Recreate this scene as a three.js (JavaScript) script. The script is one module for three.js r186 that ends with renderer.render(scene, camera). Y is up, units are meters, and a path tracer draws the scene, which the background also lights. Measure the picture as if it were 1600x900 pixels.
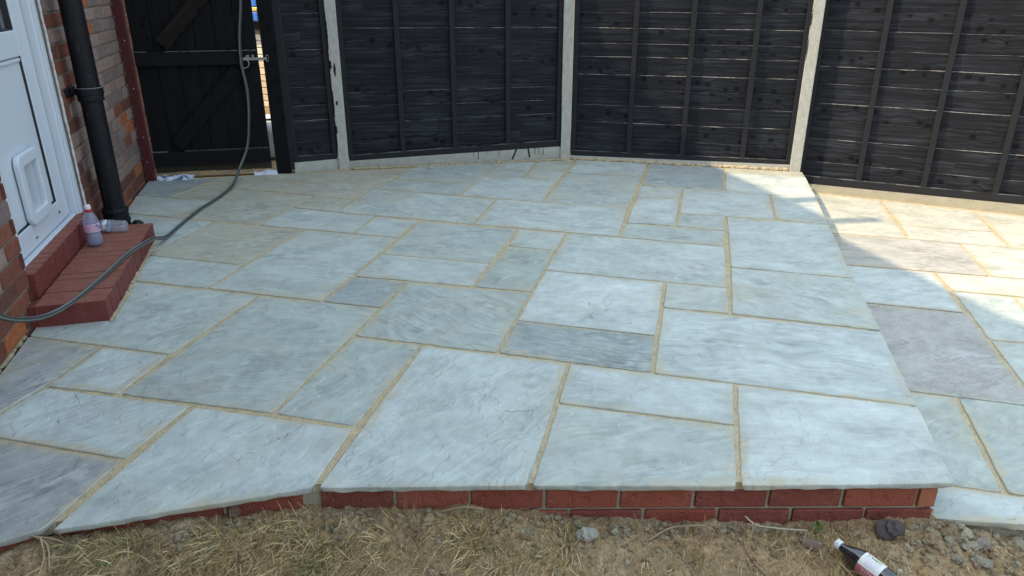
import * as THREE from 'three';
import { mergeGeometries } from 'three/addons/utils/BufferGeometryUtils.js';
import { RoundedBoxGeometry } from 'three/addons/geometries/RoundedBoxGeometry.js';

// ------------------------------------------------------------------ camera, sky, sun, exposure
const scene = new THREE.Scene();
const camera = new THREE.PerspectiveCamera(42.65, 16 / 9, 0.05, 400);
camera.position.set(0, 1.357, 0);                       // y = 0 is the top of the raised paving
camera.rotation.set(-0.39497, 0.24658, -0.0009, 'YXZ');

const SUN_AZ = [0.9397, -0.342], SUN_EL = 47.6 * Math.PI / 180;    // ground direction of the shadows, height of the sun
const toSun = new THREE.Vector3(-SUN_AZ[0] * Math.cos(SUN_EL), Math.sin(SUN_EL), -SUN_AZ[1] * Math.cos(SUN_EL)).normalize();
{
  const w = 512, h = 256, a = new Float32Array(w * h * 4), d = new THREE.Vector3();
  for (let j = 0; j < h; j++) for (let i = 0; i < w; i++) {
    const el = ((j + 0.5) / h - 0.5) * Math.PI, az = ((i + 0.5) / w - 0.5) * 2 * Math.PI;
    d.set(Math.cos(el) * Math.cos(az), Math.sin(el), Math.cos(el) * Math.sin(az));
    const t = Math.pow(Math.max(0, Math.sin(el)), 0.55), c = Math.max(0, d.dot(toSun));
    const glow = 1.1 * Math.pow(c, 3) + 0.5 * Math.pow(c, 8) + 1.6 * Math.pow(c, 60);
    let r = 0.72 + (0.63 - 0.72) * t, g = 0.82 + (0.86 - 0.82) * t, b = 0.88 + (1.06 - 0.88) * t;
    if (el < 0) { r = 0.3; g = 0.29; b = 0.26; }
    const k = (j * w + i) * 4, s = 1.0;
    a[k] = s * (r + glow); a[k + 1] = s * (g + glow * 0.97); a[k + 2] = s * (b + glow * 0.9); a[k + 3] = 1;
  }
  const t = new THREE.DataTexture(a, w, h, THREE.RGBAFormat, THREE.FloatType);
  t.mapping = THREE.EquirectangularReflectionMapping; t.magFilter = THREE.LinearFilter; t.needsUpdate = true;
  scene.background = t; scene.environment = t;
}
const sun = new THREE.DirectionalLight(new THREE.Color(1, 0.82, 0.55), 3.5);
sun.position.copy(toSun).multiplyScalar(20); sun.target.position.set(0, 0, -3);
sun.position.add(sun.target.position);
sun.castShadow = true; sun.shadow.radius = 1.1; sun.shadow.mapSize.set(4096, 4096);
Object.assign(sun.shadow.camera, { left: -9, right: 9, top: 9, bottom: -9, near: 1, far: 45 });
scene.add(sun, sun.target);
const renderer = new THREE.WebGLRenderer({ antialias: true });
renderer.shadowMap.enabled = true; renderer.shadowMap.type = THREE.PCFSoftShadowMap;
renderer.toneMapping = THREE.LinearToneMapping; renderer.toneMappingExposure = 1.5;

// ------------------------------------------------------------------ helpers
let seedState = 7;
const rnd = () => { seedState = (seedState * 1664525 + 1013904223) >>> 0; return seedState / 4294967296; };
const rr = (a, b) => a + (b - a) * rnd();
const clamp = (x, a = 0, b = 1) => x < a ? a : x > b ? b : x;
const lerp = (a, b, t) => a + (b - a) * t;
const sstep = (a, b, x) => { const t = clamp((x - a) / (b - a)); return t * t * (3 - 2 * t); };
const PERM = new Uint8Array(512); { for (let i = 0; i < 256; i++) PERM[i] = i; for (let i = 255; i > 0; i--) { const j = (rnd() * (i + 1)) | 0, t = PERM[i]; PERM[i] = PERM[j]; PERM[j] = t; } for (let i = 0; i < 256; i++) PERM[i + 256] = PERM[i]; }
const GX = new Float32Array(256), GY = new Float32Array(256); for (let i = 0; i < 256; i++) { const a = i / 256 * Math.PI * 2; GX[i] = Math.cos(a); GY[i] = Math.sin(a); }
function ns(x, y) {                                      // gradient noise, about -1 .. 1
  const xi = Math.floor(x), yi = Math.floor(y), fx = x - xi, fy = y - yi, X = xi & 255, Y = yi & 255;
  const u = fx * fx * fx * (fx * (fx * 6 - 15) + 10), v = fy * fy * fy * (fy * (fy * 6 - 15) + 10);
  const a = PERM[PERM[X] + Y], b = PERM[PERM[X + 1] + Y], c = PERM[PERM[X] + Y + 1], d = PERM[PERM[X + 1] + Y + 1];
  const n0 = GX[a] * fx + GY[a] * fy, n1 = GX[b] * (fx - 1) + GY[b] * fy, n2 = GX[c] * fx + GY[c] * (fy - 1), n3 = GX[d] * (fx - 1) + GY[d] * (fy - 1);
  const p = n0 + u * (n1 - n0), q = n2 + u * (n3 - n2);
  return 1.5 * (p + v * (q - p));
}
function fbm(x, y, o = 4) { let s = 0, a = 0.55; for (let i = 0; i < o; i++) { s += a * ns(x + i * 17.3, y - i * 9.1); x *= 2.03; y *= 2.03; a *= 0.5; } return s; }
const enc = (v) => { v = clamp(v); return 255 * (v <= 0.0031308 ? 12.92 * v : 1.055 * Math.pow(v, 1 / 2.4) - 0.055); };
function tex(w, h, fn, color = true, rep = true) {       // fn(u, v) gives linear colour or one height
  const a = new Uint8Array(w * h * 4);
  for (let j = 0; j < h; j++) for (let i = 0; i < w; i++) {
    const c = fn((i + 0.5) / w, (j + 0.5) / h), k = (j * w + i) * 4;
    if (color) { a[k] = enc(c[0]); a[k + 1] = enc(c[1]); a[k + 2] = enc(c[2]); } else a[k] = a[k + 1] = a[k + 2] = 255 * clamp(c);
    a[k + 3] = 255;
  }
  return dataTex(a, w, h, color, rep);
}
function dataTex(a, w, h, color, rep) {
  const t = new THREE.DataTexture(a, w, h, THREE.RGBAFormat);
  t.magFilter = THREE.LinearFilter; t.minFilter = THREE.LinearMipmapLinearFilter; t.generateMipmaps = true;
  if (rep) t.wrapS = t.wrapT = THREE.RepeatWrapping;
  if (color) t.colorSpace = THREE.SRGBColorSpace;
  t.needsUpdate = true; return t;
}
const mat = (rgb, o = {}) => { const m = new THREE.MeshPhysicalMaterial({ roughness: 0.8, specularIntensity: (o.roughness ?? 0.8) > 0.6 ? 0.3 : 1, ...o }); m.color.setRGB(...rgb); return m; };
const used = {};
function numbered(n) { if (!(n in used)) { used[n] = 0; return n; } return n + '_' + String(++used[n]).padStart(3, '0'); }
function shade(o) { o.traverse((c) => { if (c.isMesh) { c.castShadow = true; c.receiveShadow = true; } }); return o; }
function part(name, geo, m, parent, label) {
  const o = new THREE.Mesh(geo, m); o.name = numbered(name); parent.add(o); shade(o);
  if (label) o.userData.label = label;
  return o;
}
function thing(name, label, category, group) {
  const o = new THREE.Group(); o.name = numbered(name); scene.add(o); o.userData = { label, category };
  if (group) o.userData.group = group;
  return o;
}
function structure(name, geo, m) {
  const o = geo ? new THREE.Mesh(geo, m) : new THREE.Group(); o.name = numbered(name); scene.add(o); shade(o);
  o.userData.kind = 'structure'; return o;
}
const box = (x0, x1, y0, y1, z0, z1) => new THREE.BoxGeometry(x1 - x0, y1 - y0, z1 - z0).translate((x0 + x1) / 2, (y0 + y1) / 2, (z0 + z1) / 2);
const rbox = (x0, x1, y0, y1, z0, z1, r = 0.004, s = 1) => new RoundedBoxGeometry(x1 - x0, y1 - y0, z1 - z0, s, r).translate((x0 + x1) / 2, (y0 + y1) / 2, (z0 + z1) / 2);
const merge = (gs) => mergeGeometries(gs.map((g) => { const q = g.index ? g.toNonIndexed() : g.clone(); for (const k of Object.keys(q.attributes)) if (!['position', 'normal', 'uv'].includes(k)) q.deleteAttribute(k); q.clearGroups(); return q; }));
function planUV(g, x0, z0, w, h) {                      // uv from the plan, in metres from a corner
  const p = g.attributes.position, uv = new Float32Array(p.count * 2);
  for (let i = 0; i < p.count; i++) { uv[2 * i] = (p.getX(i) - x0) / w; uv[2 * i + 1] = (p.getZ(i) - z0) / h; }
  g.setAttribute('uv', new THREE.BufferAttribute(uv, 2)); return g;
}
function boxUV(g, s = 1, ou = 0, ov = 0) {               // uv in metres on each face of a box-like shape
  const p = g.attributes.position, n = g.attributes.normal, uv = new Float32Array(p.count * 2);
  for (let i = 0; i < p.count; i++) {
    const ax = Math.abs(n.getX(i)), ay = Math.abs(n.getY(i)), az = Math.abs(n.getZ(i));
    const [u, v] = az >= ax && az >= ay ? [p.getX(i), p.getY(i)] : ax >= ay ? [p.getZ(i), p.getY(i)] : [p.getX(i), p.getZ(i)];
    uv[2 * i] = u / s + ou; uv[2 * i + 1] = v / s + ov;
  }
  g.setAttribute('uv', new THREE.BufferAttribute(uv, 2)); return g;
}
function frameAlong(o, x, y, z, dx, dz) { o.position.set(x, y, z); o.rotation.y = Math.atan2(-dz, dx); return o; }   // local x runs along (dx, dz), local z faces the patio
function tube(pts, r, seg, rad = 8) { return new THREE.TubeGeometry(new THREE.CatmullRomCurve3(pts.map((p) => new THREE.Vector3(...p))), seg, r, rad); }

// ------------------------------------------------------------------ paving: where each stone lies (plan metres) and what it looks like
// [corners, tone, streak angle, streak strength, dark, tan]
const G0 = [0.415, 0.448, 0.430], GG = [0.375, 0.41, 0.392], GB = [0.455, 0.492, 0.490], GM = [0.43, 0.466, 0.456], GD = [0.305, 0.34, 0.34], GT = [0.395, 0.385, 0.325], GP = [0.345, 0.352, 0.355], GW = [0.485, 0.518, 0.51], GC = [0.475, 0.462, 0.405];  // stone tones; mid and back slabs darker, light falloff painted into the colour
const RAISED = [
  [[[-2.255, -1.54], [-1.615, -1.54], [-1.598, -1.218], [-1.93, -0.9]], GP, 1.1, 0.6, 0.25, 0.20],
  [[[-1.605, -1.865], [-1.005, -1.875], [-0.985, -1.555], [-1.588, -1.215]], GB, 1.3, 0.25, 0.05, 0.25],
  [[[-1, -2.487], [-0.4, -2.487], [-0.38, -1.715], [-0.98, -1.555]], GB, 1.15, 0.55, 0.12, 0.25],
  [[[-0.4, -2.487], [0.215, -2.475], [0.212, -2.19], [-0.39, -2.185]], GB, 0.1, 0.25, 0.05, 0.1],
  [[[-0.39, -2.185], [0.212, -2.19], [0.21, -1.86], [-0.38, -1.715]], G0, 0.5, 0.55, 0.25, 0.2],
  [[[0.215, -2.475], [0.82, -2.47], [0.822, -2.03], [0.21, -1.862]], GW, 0.2, 0.2, 0, 0.05],
  [[[-2.245, -2.165], [-1.93, -2.17], [-1.912, -1.865], [-2.21, -1.845]], GB, 0.9, 0.3, 0.05, 0.35],
  [[[-2.615, -2.17], [-2.245, -2.165], [-2.21, -1.845], [-2.22, -1.54], [-2.265, -1.54]], GP, 0.95, 0.8, 0.5, 0.50],
  [[[-2.21, -1.845], [-1.61, -1.865], [-1.615, -1.54], [-2.22, -1.54]], GB, 0.9, 0.3, 0.1, 0.30],
  [[[-1.915, -2.785], [-1.308, -2.79], [-1.31, -1.885], [-1.912, -1.865]], GG, 0.3, 0.35, 0.2, 0.40],
  [[[-2.955, -2.795], [-1.918, -2.785], [-1.93, -2.17], [-2.615, -2.17]], G0, 1.0, 0.3, 0.05, 0.25],
  [[[-1.308, -2.5], [-1, -2.49], [-1.005, -1.88], [-1.31, -1.885]], GG, 1.2, 0.4, 0.2, 0.35],
  [[[-1.303, -3.11], [-0.69, -3.12], [-0.69, -2.497], [-1.308, -2.5]], GG, -0.5, 1.0, 0.45, 0.45],
  [[[-1.595, -3.115], [-1.303, -3.11], [-1.308, -2.79], [-1.6, -2.79]], GD, 0.4, 0.6, 0.35, 0.30],
  [[[-0.69, -3.43], [-0.088, -3.41], [-0.09, -2.8], [-0.69, -2.81]], GW, 0.4, 0.12, 0, 0.12],
  [[[-0.69, -2.81], [-0.09, -2.8], [-0.083, -2.48], [-0.69, -2.497]], GD, -0.15, 0.9, 0.55, 0.2],
  [[[-0.088, -3.41], [0.21, -3.41], [0.212, -3.105], [-0.085, -3.1]], G0, 0.6, 0.25, 0.05, 0.35],
  [[[-0.085, -3.1], [0.818, -3.08], [0.82, -2.47], [-0.083, -2.48]], GB, 0.05, 0.8, 0.45, 0.15],
  [[[0.222, -3.7], [0.806, -3.685], [0.818, -3.08], [0.212, -3.105]], G0, -0.6, 0.9, 0.3, 0.5],
  [[[0.215, -4.59], [0.81, -4.59], [0.806, -3.685], [0.222, -3.7]], GM, 0.3, 0.3, 0.15, 0.25],
  [[[-0.69, -4.04], [0.205, -4.025], [0.21, -3.41], [-0.69, -3.43]], GM, 0, 0.6, 0.2, 0.30],
  [[[-0.97, -3.745], [-0.69, -3.735], [-0.69, -3.13], [-0.98, -3.13]], [0.345, 0.385, 0.36], 1.2, 0.5, 0.3, 0.35],
  [[[-0.98, -4.05], [-0.69, -4.04], [-0.69, -3.735], [-0.97, -3.745]], G0, 0.2, 0.3, 0.1, 0.30],
  [[[-1.6, -4.06], [-0.98, -4.05], [-0.985, -3.455], [-1.595, -3.45]], GG, 0.05, 0.6, 0.4, 0.30],
  [[[-1.595, -3.45], [-0.985, -3.455], [-0.98, -3.13], [-1.595, -3.115]], G0, 0.2, 0.6, 0.3, 0.1],
  [[[-2.2, -3.73], [-1.605, -3.725], [-1.6, -2.79], [-2.21, -2.8]], G0, 0.25, 0.45, 0.15, 0.30],
  [[[-1.9, -4.08], [-1.6, -4.06], [-1.605, -3.725], [-1.895, -3.735]], G0, 0.2, 0.3, 0.1, 0.20],
  [[[-2.505, -4.13], [-1.9, -4.08], [-1.895, -3.735], [-2.515, -3.745]], G0, 0.1, 0.3, 0.1, 0.40],
  [[[-2.82, -3.74], [-2.2, -3.73], [-2.215, -3.12], [-2.81, -3.13]], GT, 0.2, 0.35, 0.1, 0.80],
  [[[-2.81, -3.13], [-2.215, -3.12], [-2.21, -2.8], [-2.8, -2.795]], G0, 0.2, 0.3, 0.1, 0.35],
  [[[-3.485, -3.76], [-2.82, -3.74], [-2.81, -3.13], [-2.8, -2.795], [-2.955, -2.795]], G0, 0.2, 0.25, 0.1, 0.50],
  [[[-3.09, -4.45], [-2.51, -4.425], [-2.515, -3.745], [-3.115, -3.755]], GT, 0.3, 0.3, 0.1, 0.60],
  [[[-2.51, -4.425], [-2.2, -4.39], [-2.185, -4.105], [-2.505, -4.13]], GT, 0.3, 0.3, 0.1, 0.50],
  [[[-2.765, -5.05], [-2.15, -5.34], [-2.2, -4.39], [-2.77, -4.45]], [0.42, 0.395, 0.34], 0.3, 0.25, 0.05, 0.80],
  [[[-3.1, -4.74], [-2.768, -4.72], [-2.77, -4.45], [-3.09, -4.45]], GT, 0.3, 0.3, 0.1, 0.60],
  [[[-3.1, -4.92], [-2.98, -4.955], [-2.765, -5.05], [-2.768, -4.72], [-3.1, -4.74]], GT, 0.3, 0.3, 0.05, 0.50],
  [[[-3.895, -4.5], [-3.42, -4.74], [-3.43, -4.14], [-3.7, -4.14]], GD, 0.3, 0.3, 0.1, 0.40],
  [[[-3.42, -4.74], [-3.1, -4.9], [-3.095, -4.13], [-3.43, -4.14]], GT, 0.3, 0.3, 0.1, 0.70],
  [[[-3.7, -4.14], [-3.095, -4.13], [-3.115, -3.755], [-3.485, -3.76]], G0, 0.3, 0.3, 0.1, 0.40],
  [[[-2.15, -5.4], [-1.52, -5.685], [-1.53, -5.01], [-2.16, -4.97]], GG, -0.4, 0.7, 0.4, 0.30],
  [[[-2.16, -4.97], [-1.53, -5.01], [-1.55, -4.67], [-2.19, -4.69]], GG, 0.1, 0.4, 0.2, 0.30],
  [[[-2.19, -4.69], [-1.27, -4.64], [-1.265, -4.075], [-2.185, -4.105]], G0, -0.45, 1.0, 0.2, 0.50],
  [[[-1.27, -4.64], [-0.39, -4.645], [-0.385, -4.045], [-1.265, -4.075]], GM, 0, 0.9, 0.3, 0.50],
  [[[-1.54, -5.23], [-0.965, -5.25], [-0.96, -4.645], [-1.55, -4.67]], GM, 0.15, 0.8, 0.25, 0.30],
  [[[-1.52, -5.685], [-1.24, -5.81], [-1.24, -5.48], [-1.53, -5.45]], G0, 0.1, 0.3, 0.05, 0.30],
  [[[-1.53, -5.45], [-1.24, -5.48], [-1.24, -5.24], [-1.54, -5.23]], GG, 0.1, 0.3, 0.1, 0.30],
  [[[-1.24, -5.81], [-0.955, -5.93], [-0.965, -5.25], [-1.24, -5.24]], [0.42, 0.435, 0.40], 0.1, 0.3, 0.05, 0.55],
  [[[-0.945, -5.935], [-0.36, -5.945], [-0.375, -5.5], [-0.95, -5.485]], GM, 0.1, 0.3, 0.05, 0.25],
  [[[-0.95, -5.485], [-0.375, -5.5], [-0.388, -4.645], [-0.96, -4.645]], GG, 0.5, 0.5, 0.25, 0.55],
  [[[-0.36, -5.945], [0.225, -5.945], [0.215, -5.23], [-0.365, -5.245]], GD, 0.2, 0.5, 0.35, 0.30],
  [[[-0.365, -5.245], [-0.07, -5.235], [-0.075, -4.93], [-0.37, -4.925]], G0, 0.2, 0.3, 0, 0.45],
  [[[-0.37, -4.925], [-0.075, -4.93], [-0.08, -4.335], [-0.375, -4.325]], GM, 0.6, 0.3, 0, 0.25],
  [[[-0.375, -4.325], [0.212, -4.31], [0.205, -4.025], [-0.385, -4.045]], GG, 0, 0.7, 0.35, 0.40],
  [[[-0.07, -5.235], [0.515, -5.225], [0.51, -4.62], [-0.075, -4.6]], GM, 0.05, 0.4, 0.1, 0.25],
  [[[-0.075, -4.6], [0.215, -4.61], [0.212, -4.31], [-0.08, -4.335]], GG, 0.2, 0.4, 0.2, 0.30],
  [[[0.515, -5.225], [0.812, -5.215], [0.81, -4.59], [0.51, -4.62]], GM, 0.1, 0.3, 0.15, 0.20],
  [[[0.225, -5.77], [0.806, -5.79], [0.812, -5.215], [0.217, -5.23]], GW, 0.1, 0.15, 0, 0.25],
  [[[0.225, -5.945], [0.8, -5.945], [0.806, -5.79], [0.225, -5.77]], GT, 0.1, 0.2, 0, 0.70],
];
const LOWER = [
  [[[0.7, -5.97], [1.36, -5.82], [1.355, -4.915], [0.7, -4.92]], GC, 0.2, 0.2, 0, 0.15],
  [[[1.36, -5.82], [1.945, -5.69], [1.925, -5.2], [1.365, -5.19]], GC, 0.2, 0.2, 0, 0.15],
  [[[1.365, -5.19], [1.925, -5.2], [1.92, -4.88], [1.355, -4.905]], GC, 0.1, 0.2, 0.05, 0.15],
  [[[1.945, -5.69], [2.6, -5.54], [2.6, -5.4], [1.94, -5.43]], GC, 0.1, 0.2, 0, 0.2],
  [[[1.94, -5.43], [2.6, -5.4], [2.6, -4.87], [1.92, -4.88]], GC, 0.1, 0.3, 0.1, 0.2],
  [[[0.7, -4.92], [1.355, -4.908], [1.64, -4.89], [1.64, -4.32], [0.7, -4.32]], [0.40, 0.375, 0.345], -0.05, 0.9, 0.35, 0.1],
  [[[1.64, -4.89], [2.54, -4.87], [2.54, -4.32], [1.64, -4.32]], GC, 0.1, 0.3, 0.05, 0.15],
  [[[0.7, -4.32], [1.355, -4.315], [1.36, -3.745], [0.7, -3.77]], GB, 0.2, 0.3, 0, 0.1],
  [[[1.355, -4.315], [2.25, -4.32], [2.25, -4.03], [1.375, -4.04]], GC, 0, 0.3, 0, 0.2],
  [[[1.375, -4.04], [1.66, -4.03], [1.66, -3.46], [1.37, -3.45]], G0, 0.5, 0.3, 0.2, 0.1],
  [[[1.66, -4.03], [2.5, -4.03], [2.5, -3.46], [1.66, -3.46]], GC, 0.2, 0.3, 0, 0.3],
  [[[0.7, -3.77], [1.37, -3.745], [1.37, -2.85], [0.7, -2.87]], [0.375, 0.362, 0.345], 0.6, 0.4, 0.15, 0.05, 1],
  [[[1.37, -3.45], [2.2, -3.46], [2.2, -2.85], [1.37, -2.85]], G0, 0.1, 0.2, 0, 0.1],
  [[[0.7, -2.87], [1.08, -2.865], [1.06, -2.245], [0.7, -2.25]], GG, 0.8, 0.5, 0.3, 0.4],
  [[[1.08, -2.865], [1.98, -2.85], [1.98, -2.255], [1.06, -2.245]], GG, 0.8, 0.5, 0.2, 0.3],
  [[[0.7, -2.25], [1.06, -2.245], [1.98, -2.255], [1.98, -2.2], [1.06, -2.09], [0.795, -2.055], [0.7, -2.045]], GB, 0.3, 0.4, 0.1, 0.1],
];
// hairline cracks and delaminated ridges seen on single stones: points, width in metres, light (1) or dark (-1)
const CRACKS = [
  [[[-0.406, -3.068], [-0.383, -3.005], [-0.381, -2.929], [-0.345, -2.864]], 0.004, -1], [[[-0.406, -3.068], [-0.474, -3.087]], 0.004, -0.6],
  [[[-0.326, -3.196], [-0.352, -3.105], [-0.319, -3.101], [-0.334, -2.973], [-0.367, -2.922]], 0.0045, -1], [[[-0.319, -3.14], [-0.31, -3.2]], 0.006, 0.7],
  [[[-0.499, -2.755], [-0.45, -2.748]], 0.008, 1], [[[-0.386, -2.716], [-0.297, -2.663], [-0.248, -2.631]], 0.008, 1], [[[-0.247, -2.587], [-0.235, -2.523]], 0.004, 0.8],
  [[[-0.583, -2.09], [-0.56, -2.083], [-0.521, -2.095], [-0.447, -2.124]], 0.006, -1.3], [[[-0.558, -2.076], [-0.531, -2.014], [-0.468, -1.964]], 0.006, 0.8],
  [[[-1.056, -2.708], [-1.039, -2.765], [-1.012, -2.793]], 0.006, -0.9], [[[-0.748, -2.515], [-0.749, -2.56], [-0.701, -2.618]], 0.004, -0.6],
  [[[-0.155, -2.164], [-0.181, -2.071], [-0.163, -2.005]], 0.006, 0.6], [[[-2.08, -1.84], [-2.0, -1.78], [-2.02, -1.7], [-1.93, -1.62]], 0.004, -0.7],
  [[[-1.2, -1.8], [-1.24, -1.7], [-1.28, -1.62]], 0.005, -0.4], [[[-2.62, -3.52], [-2.55, -3.5], [-2.47, -3.53]], 0.008, -0.7],
  [[[0.55, -4.2], [0.66, -4.3], [0.78, -4.32]], 0.004, -0.5], [[[0.95, -4.6], [1.05, -4.66], [1.15, -4.64], [1.3, -4.62]], 0.005, 0.9], [[[1.02, -2.1], [1.13, -2.22]], 0.004, -0.6],
  [[[0.1, -2.66], [0.25, -2.69], [0.4, -2.66], [0.5, -2.7]], 0.005, 0.6],
];
function segDist(px, pz, a, b) { const dx = b[0] - a[0], dz = b[1] - a[1], t = clamp(((px - a[0]) * dx + (pz - a[1]) * dz) / (dx * dx + dz * dz)); return Math.hypot(px - a[0] - t * dx, pz - a[1] - t * dz); }
function stoneAtlas(list, x0, z0, w, h, W) {
  const H = Math.round(W * h / w), col = new Uint8Array(W * H * 4).fill(128), bmp = new Uint8Array(W * H * 4).fill(128), s = w / W;
  list.forEach(([poly, tone, ang, streak, dark, tan, rough = 0], k) => {
    const xs = poly.map((p) => p[0]), zs = poly.map((p) => p[1]), ca = Math.cos(ang), sa = Math.sin(ang), ox = 13.7 * k + 3.1, oz = 7.9 * k + 1.7;
    const i0 = Math.max(0, Math.floor((Math.min(...xs) - x0) / s) - 2), i1 = Math.min(W - 1, Math.ceil((Math.max(...xs) - x0) / s) + 2);
    const j0 = Math.max(0, Math.floor((Math.min(...zs) - z0) / s) - 2), j1 = Math.min(H - 1, Math.ceil((Math.max(...zs) - z0) / s) + 2);
    const cx = xs.reduce((a, b) => a + b) / xs.length, cz = zs.reduce((a, b) => a + b) / zs.length, R = Math.hypot(i1 - i0, j1 - j0) * s / 2;
    const near = CRACKS.filter((c) => c[0].some((p) => Math.hypot(p[0] - cx, p[1] - cz) < R));
    const kd = 0.7 + 0.6 * ((k * 37) % 11) / 10;
    for (let j = j0; j <= j1; j++) for (let i = i0; i <= i1; i++) {
      const X = x0 + (i + 0.5) * s, Z = z0 + (j + 0.5) * s;
      let ed = 1e9;
      for (let e = 0; e < poly.length; e++) {
        const a = poly[e], b = poly[(e + 1) % poly.length], L = Math.hypot(b[0] - a[0], b[1] - a[1]);
        const d = ((b[0] - a[0]) * (Z - a[1]) - (b[1] - a[1]) * (X - a[0])) / L;   // all outlines run the same way round
        if (d < ed) ed = d;
      }
      if (ed < -0.012) continue;
      const p = (X - cx) * ca - (Z - cz) * sa + ox, q = (X - cx) * sa + (Z - cz) * ca + oz;
      const w1 = fbm(p * 2.1, q * 2.1, 3), w2 = ns(p * 5 + 40, q * 5), low = fbm(p * 2.9 + 31, q * 4.6 + 9, 4);
      const st = fbm(p * 2.4 + 0.4 * w1, q * 10 + 1.3 * w1 + 0.5 * w2, 5), st2 = fbm(p * 9 + 0.5 * w1, q * 64 + 3 * w1 + 1.2 * w2, 3);
      const fine = ns(p * 140, q * 140) * 0.5 + ns(p * 310, q * 310) * 0.5, mid = fbm(p * 22, q * 22, 3);
      const d = sstep(0.0, 0.75, 0.9 * st * streak + 0.45 * low + 0.22 * st2 * streak) * (0.4 + dark * 1.3);
      const bl2 = fbm(p * 6.5 + 0.8 * st + 13, q * 9 + 1.2 * st + 70, 4); let f = 0.99 + 0.27 * low + 0.22 * bl2 + 0.2 * streak * st + 0.17 * (0.35 + streak) * st2 + 0.15 * mid + 0.1 * fine;
      let r = tone[0] * f, g = tone[1] * f, b = tone[2] * f;
      r = lerp(r, 0.19, d * 0.8); g = lerp(g, 0.22, d * 0.8); b = lerp(b, 0.225, d * 0.8);
      const bl = sstep(0.16, 0.7, -st * 0.6 - 0.5 * low + 0.3 * w2 + 0.4 * mid + 0.3 * st2) * 0.5;                       // pale mineral bloom
      r = lerp(r, 0.53, bl); g = lerp(g, 0.565, bl); b = lerp(b, 0.57, bl);
      const tn = sstep(0.02, 0.62, fbm(p * 3.3 + 77, q * 4.5 - 20 + st, 4) + 0.12) * tan;
      r = lerp(r, 0.44, tn * 0.75); g = lerp(g, 0.395, tn * 0.75); b = lerp(b, 0.30, tn * 0.75);
      // riven surface: thin layers that end in scalloped steps
      const lay = (1.1 * low + 0.9 * w1 + 0.35 * st * (0.3 + streak) + 0.16 * mid) * 2.6 * kd, fl = Math.floor(lay), fr = lay - fl, stepv = fl + sstep(0.86, 1, fr);
      const lip = Math.exp(-Math.pow((fr - 0.93) / 0.05, 2)) * sstep(0.05, 0.5, ns(p * 3.1 + 5, q * 3.1 + 60) + 0.15);
      f = 1 + 0.09 * lip * (ns(p * 2, q * 2 + 90) > 0 ? 1 : -0.9); r *= f; g *= f; b *= f;
      let ht = 0.5 + 0.055 * stepv + 0.05 * st2 * streak + 0.045 * mid + (0.022 + 0.05 * rough) * fine;
      if (rough) { const gr = sstep(0.1, 0.5, ns(p * 75, q * 60) + 0.6 * fine); r = lerp(r, 0.46, gr * 0.4); g = lerp(g, 0.46, gr * 0.4); b = lerp(b, 0.48, gr * 0.4); ht += 0.08 * gr; }
      const pit = sstep(0.78, 0.9, ns(p * 31 + 11, q * 31) + 0.1 * fine) * sstep(0.1, 0.4, ns(p * 3, q * 3 + 200));
      r = lerp(r, 0.17, pit * 0.6); g = lerp(g, 0.16, pit * 0.6); b = lerp(b, 0.14, pit * 0.6);
      for (const [pts, cw, sg] of near) for (let e = 0; e + 1 < pts.length; e++) {
        const wob = 0.014 * ns(X * 28, Z * 28) + 0.005 * ns(X * 90, Z * 90), cw2 = cw * (0.35 + 0.45 * Math.abs(ns(X * 40, Z * 40 + 9))), m = 0.7 * sstep(-0.45, 0.2, ns(X * 24 + 7, Z * 24)) * (1 - sstep(cw2 * 0.3, cw2, Math.abs(segDist(X + wob, Z + wob * 0.7, pts[e], pts[e + 1]) + 0.001 * fine)));
        if (m > 0) { if (sg > 0) { r = lerp(r, 0.64, m * 0.8 * sg); g = lerp(g, 0.64, m * 0.8 * sg); b = lerp(b, 0.6, m * 0.8 * sg); ht += 0.1 * m; } else { const v = Math.min(1, -sg) * m * 0.75; r = lerp(r, 0.15, v); g = lerp(g, 0.125, v); b = lerp(b, 0.09, v); ht -= 0.2 * m; } }
      }
      // sandy jointing grit left along the edges
      const gr = sstep(0.03, 0.0, ed - 0.016 - 0.022 * ns(X * 9 + 3 * k, Z * 9) - 0.012 * mid) * sstep(-0.35, 0.5, fine + 0.9 * mid + 0.25) * (0.2 + 0.6 * sstep(-0.25, 0.45, ns(X * 2.3 + 5 * k, Z * 2.3)));
      r = lerp(r, 0.45, gr); g = lerp(g, 0.39, gr); b = lerp(b, 0.275, gr);
      const o = (j * W + i) * 4;
      col[o] = enc(r); col[o + 1] = enc(g); col[o + 2] = enc(b); col[o + 3] = 255;
      bmp[o] = bmp[o + 1] = bmp[o + 2] = 255 * clamp(ht); bmp[o + 3] = 255;
    }
  });
  return { m: mat([1, 1, 1], { map: dataTex(col, W, H, true), bumpMap: dataTex(bmp, W, H, false), bumpScale: 0.026, roughness: 0.72 }), x0, z0, w, h };
}
const ccw = (poly) => { let a = 0; poly.forEach((p, i) => { const q = poly[(i + 1) % poly.length]; a += p[0] * q[1] - q[0] * p[1]; }); return a > 0 ? poly : poly.slice().reverse(); };
for (const s of [...RAISED, ...LOWER]) s[0] = ccw(s[0]);
for (const s of RAISED) s[0] = s[0].map(([x, z]) => x > 0.79 ? [x + 0.009, z] : [x, z]);
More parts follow.
